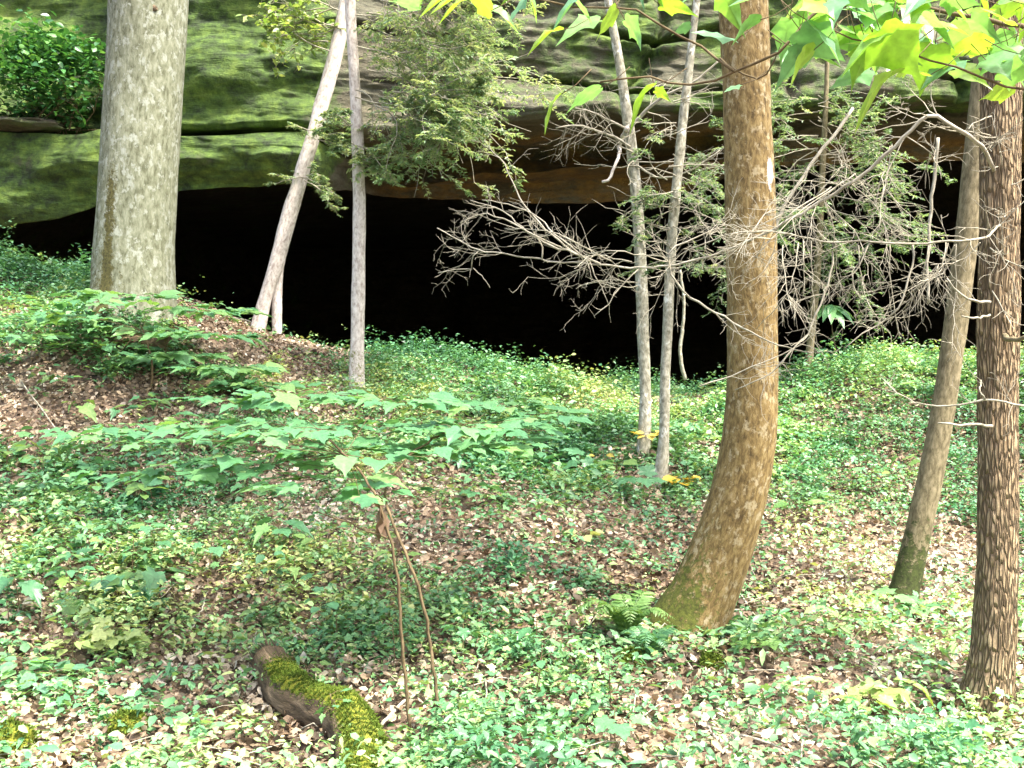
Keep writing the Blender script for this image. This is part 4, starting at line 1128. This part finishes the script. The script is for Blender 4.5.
lump(12, 752, .10, .09, .085, 'rounded lump of dark olive moss at the lower left frame edge', 'mossy_stone', 'stone', 'rot', 3, 1, furry=True)
lump(128, 728, .075, .07, .06, 'small lump of olive moss between herbs in the lower left', 'mossy_stone', 'stone', 'rot', 5, 1, furry=True)
lump(712, 668, .05, .05, .055, 'small mossy lump below the curved mossy foot', 'mossy_stone', 'stone', 'rot', 7, 1, furry=True)
lump(632, 668, .05, .05, .06, 'small dark mossy lump under the pale fern', 'mossy_stone', 'stone', 'rot', 9, 1, furry=True)
lump(22, 127, .55, .35, .085, 'flat grey green stone slab lying on the left rock ledge', 'flat_stone', 'stone', 'rock', 11, .35, Y=14.9)

def mossy_log():
    pix = [(268, 648, 5.55), (283, 672, 5.35), (300, 698, 5.15), (325, 722, 5.0), (345, 745, 4.85), (356, 775, 4.65), (364, 820, 4.3), (366, 900, 3.8), (360, 1000, 3.3)]
    root = thing('mossy_log', 'rotten fallen log thickly covered in yellow green moss in the lower left', 'log', P(*pix[0]))
    g = np.random.default_rng(8)
    pts = []
    for px, py, Y in pix:
        x = (px - 512) / F * Y
        pts.append([x, Y, gz(x, Y)[0] + .06])
    c = catmull(pts, 60)
    sides = 32
    rad = np.interp(np.linspace(0, 1, 60), [0, .15, .5, 1], [.085, .11, .105, .11])
    t = norm(np.gradient(c, axis=0)); u = norm(np.cross(t, [0, 0, 1.0])); v = np.cross(u, t)
    A, LL = np.meshgrid(np.arange(sides) / sides * 2 * np.pi, np.linspace(0, 2.4, 60))
    rest = np.stack([.09 * np.cos(A), .09 * np.sin(A), LL], -1).reshape(-1, 3)
    R = rad[:, None] * (1 + (fbm(rest * np.array([18, 18, 7]), 4, 3) * .32).reshape(A.shape))
    V = c[:, None] + R[..., None] * (u[:, None] * np.cos(A)[..., None] + v[:, None] * np.sin(A)[..., None])
    Vn = norm(V - c[:, None])
    b = MB(); i = np.arange(59)[:, None] * sides; j = np.arange(sides)[None]; jn = (j + 1) % sides
    b.add(V.reshape(-1, 3), [np.stack([i + j, i + jn, i + sides + jn, i + sides + j], -1).reshape(-1, 4), np.array([list(range(sides))])], .5, rest)
    b.build('wood', M['rot'], root, smooth=True, rest=True, extra={'moss': (.9 * sstep(-.05, .5, np.sin(A) - .6 * np.cos(A)) * sstep(.03, .2, LL)).ravel()})
    Vf, Nf = V.reshape(-1, 3), Vn.reshape(-1, 3)
    wgt = (sstep(-.1, .5, np.sin(A) - .6 * np.cos(A)) * sstep(.04, .25, LL) * (fbm(rest * 14, 2, 6).reshape(A.shape) > -.6)).ravel()
    n = 42000
    k = g.choice(len(Vf), n, p=wgt / wgt.sum())
    f = MB()
    f.place(T_LONG, Vf[k] + g.normal(0, .006, (n, 3)), frames(g.normal(0, 1, (n, 3)), Nf[k] + g.normal(0, .5, (n, 3))), g.uniform(.006, .015, n), np.clip(fbm(rest[k] * 9, 2, 3) * .6 + .5 + g.normal(0, .15, n), 0, 1))
    f.build('moss', M['moss'], root)
    s = MB()
    for kk in range(46):
        a_ = g.uniform(0, 6.28); rr = g.uniform(.01, .075)
        p0 = c[0] + u[0] * math.cos(a_) * rr + v[0] * math.sin(a_) * rr
        s.tube([p0 + t[0] * .05, p0, p0 - t[0] * g.uniform(.03, .15) + g.normal(0, .02, 3)], [.013, .010, .002], 5)
    s.build('splintered_end', M['rot'], root, rest=True, extra={'moss': np.zeros(s.n)})
mossy_log()

def low_log(px0, py0, px1, py1, r, label, seed, name='rotten_log', moss=.2):
    a_, c_ = gp(px0, py0), gp(px1, py1)
    b = MB()
    pts = catmull([a_, (a_ + c_) / 2 + np.array([0, 0, .02]), c_], 30); pts[:, 2] += r * .5
    b.tube(pts, r, 16)
    V = b.V[0]; b.V[0] = V + fbm(V * 9, 3, seed)[:, None] * r * .6
    return tag(b.build(name, M['rot'], smooth=True, rest=True, extra={'moss': np.full(b.n, moss)}), label, 'log')
low_log(95, 352, 168, 352, .10, 'dark rotten log half hidden under the low maple sapling leaves', 4)
low_log(190, 392, 245, 396, .07, 'dark stub of rotten wood right of the low maple sapling stem', 6)

sticks = [
    (190, 640, 208, 598, .006, 'thin pale twig standing up from the ground cover in the left foreground'),
    (735, 592, 775, 645, .007, 'dark straight stick leaning off the curved tree foot'),
    (878, 668, 888, 690, .016, 'short pale stick end in the litter between tan tree and furrowed trunk'),
    (640, 610, 700, 690, .005, 'thin grey twig lying below the curved tree'),
    (800, 622, 880, 612, .008, 'grey stick lying across litter left of the tan tree foot'),
    (60, 520, 140, 530, .012, 'grey fallen stick among seedlings on the left slope'),
    (365, 408, 400, 412, .02, 'pale tan piece of wood lying at the foot of the slender white tree'),
    (20, 385, 60, 440, .008, 'thin grey stick lying on the bare left slope'),
    (215, 285, 245, 272, .012, 'dry broken stick at the cave mouth left of the forked foot'),
    (235, 300, 262, 290, .009, 'dry grey twig on pale litter beside the forked foot'),
    (700, 735, 790, 760, .008, 'brown twig on the litter at the bottom edge'),
    (370, 745, 420, 700, .010, 'grey dead branch on the ground right of the mossy log')]
g = np.random.default_rng(66)
for x0, y0, x1, y1, r, lab in sticks:
    a_, c_ = gp(x0, y0), gp(x1, y1)
    mid = (a_ + c_) / 2 + g.normal(0, .015, 3)
    pts = catmull([a_, mid, c_], 16); pts[:, 2] = np.maximum(pts[:, 2], gz(pts[:, 0], pts[:, 1])) + .035
    pts[:, :2] += g.normal(0, .003, (16, 2))
    b = MB(); b.tube(pts, np.linspace(r, r * .6, 16), 7)
    for k in range(3):
        grow(b, pts[g.integers(4, 14)], norm(c_ - a_) + g.normal(0, .5, 3), .10, r * .4, 0, g)
    tag(finish(b, 'fallen_stick', None, 'twig'), lab, 'stick', 'sticks on the ground')
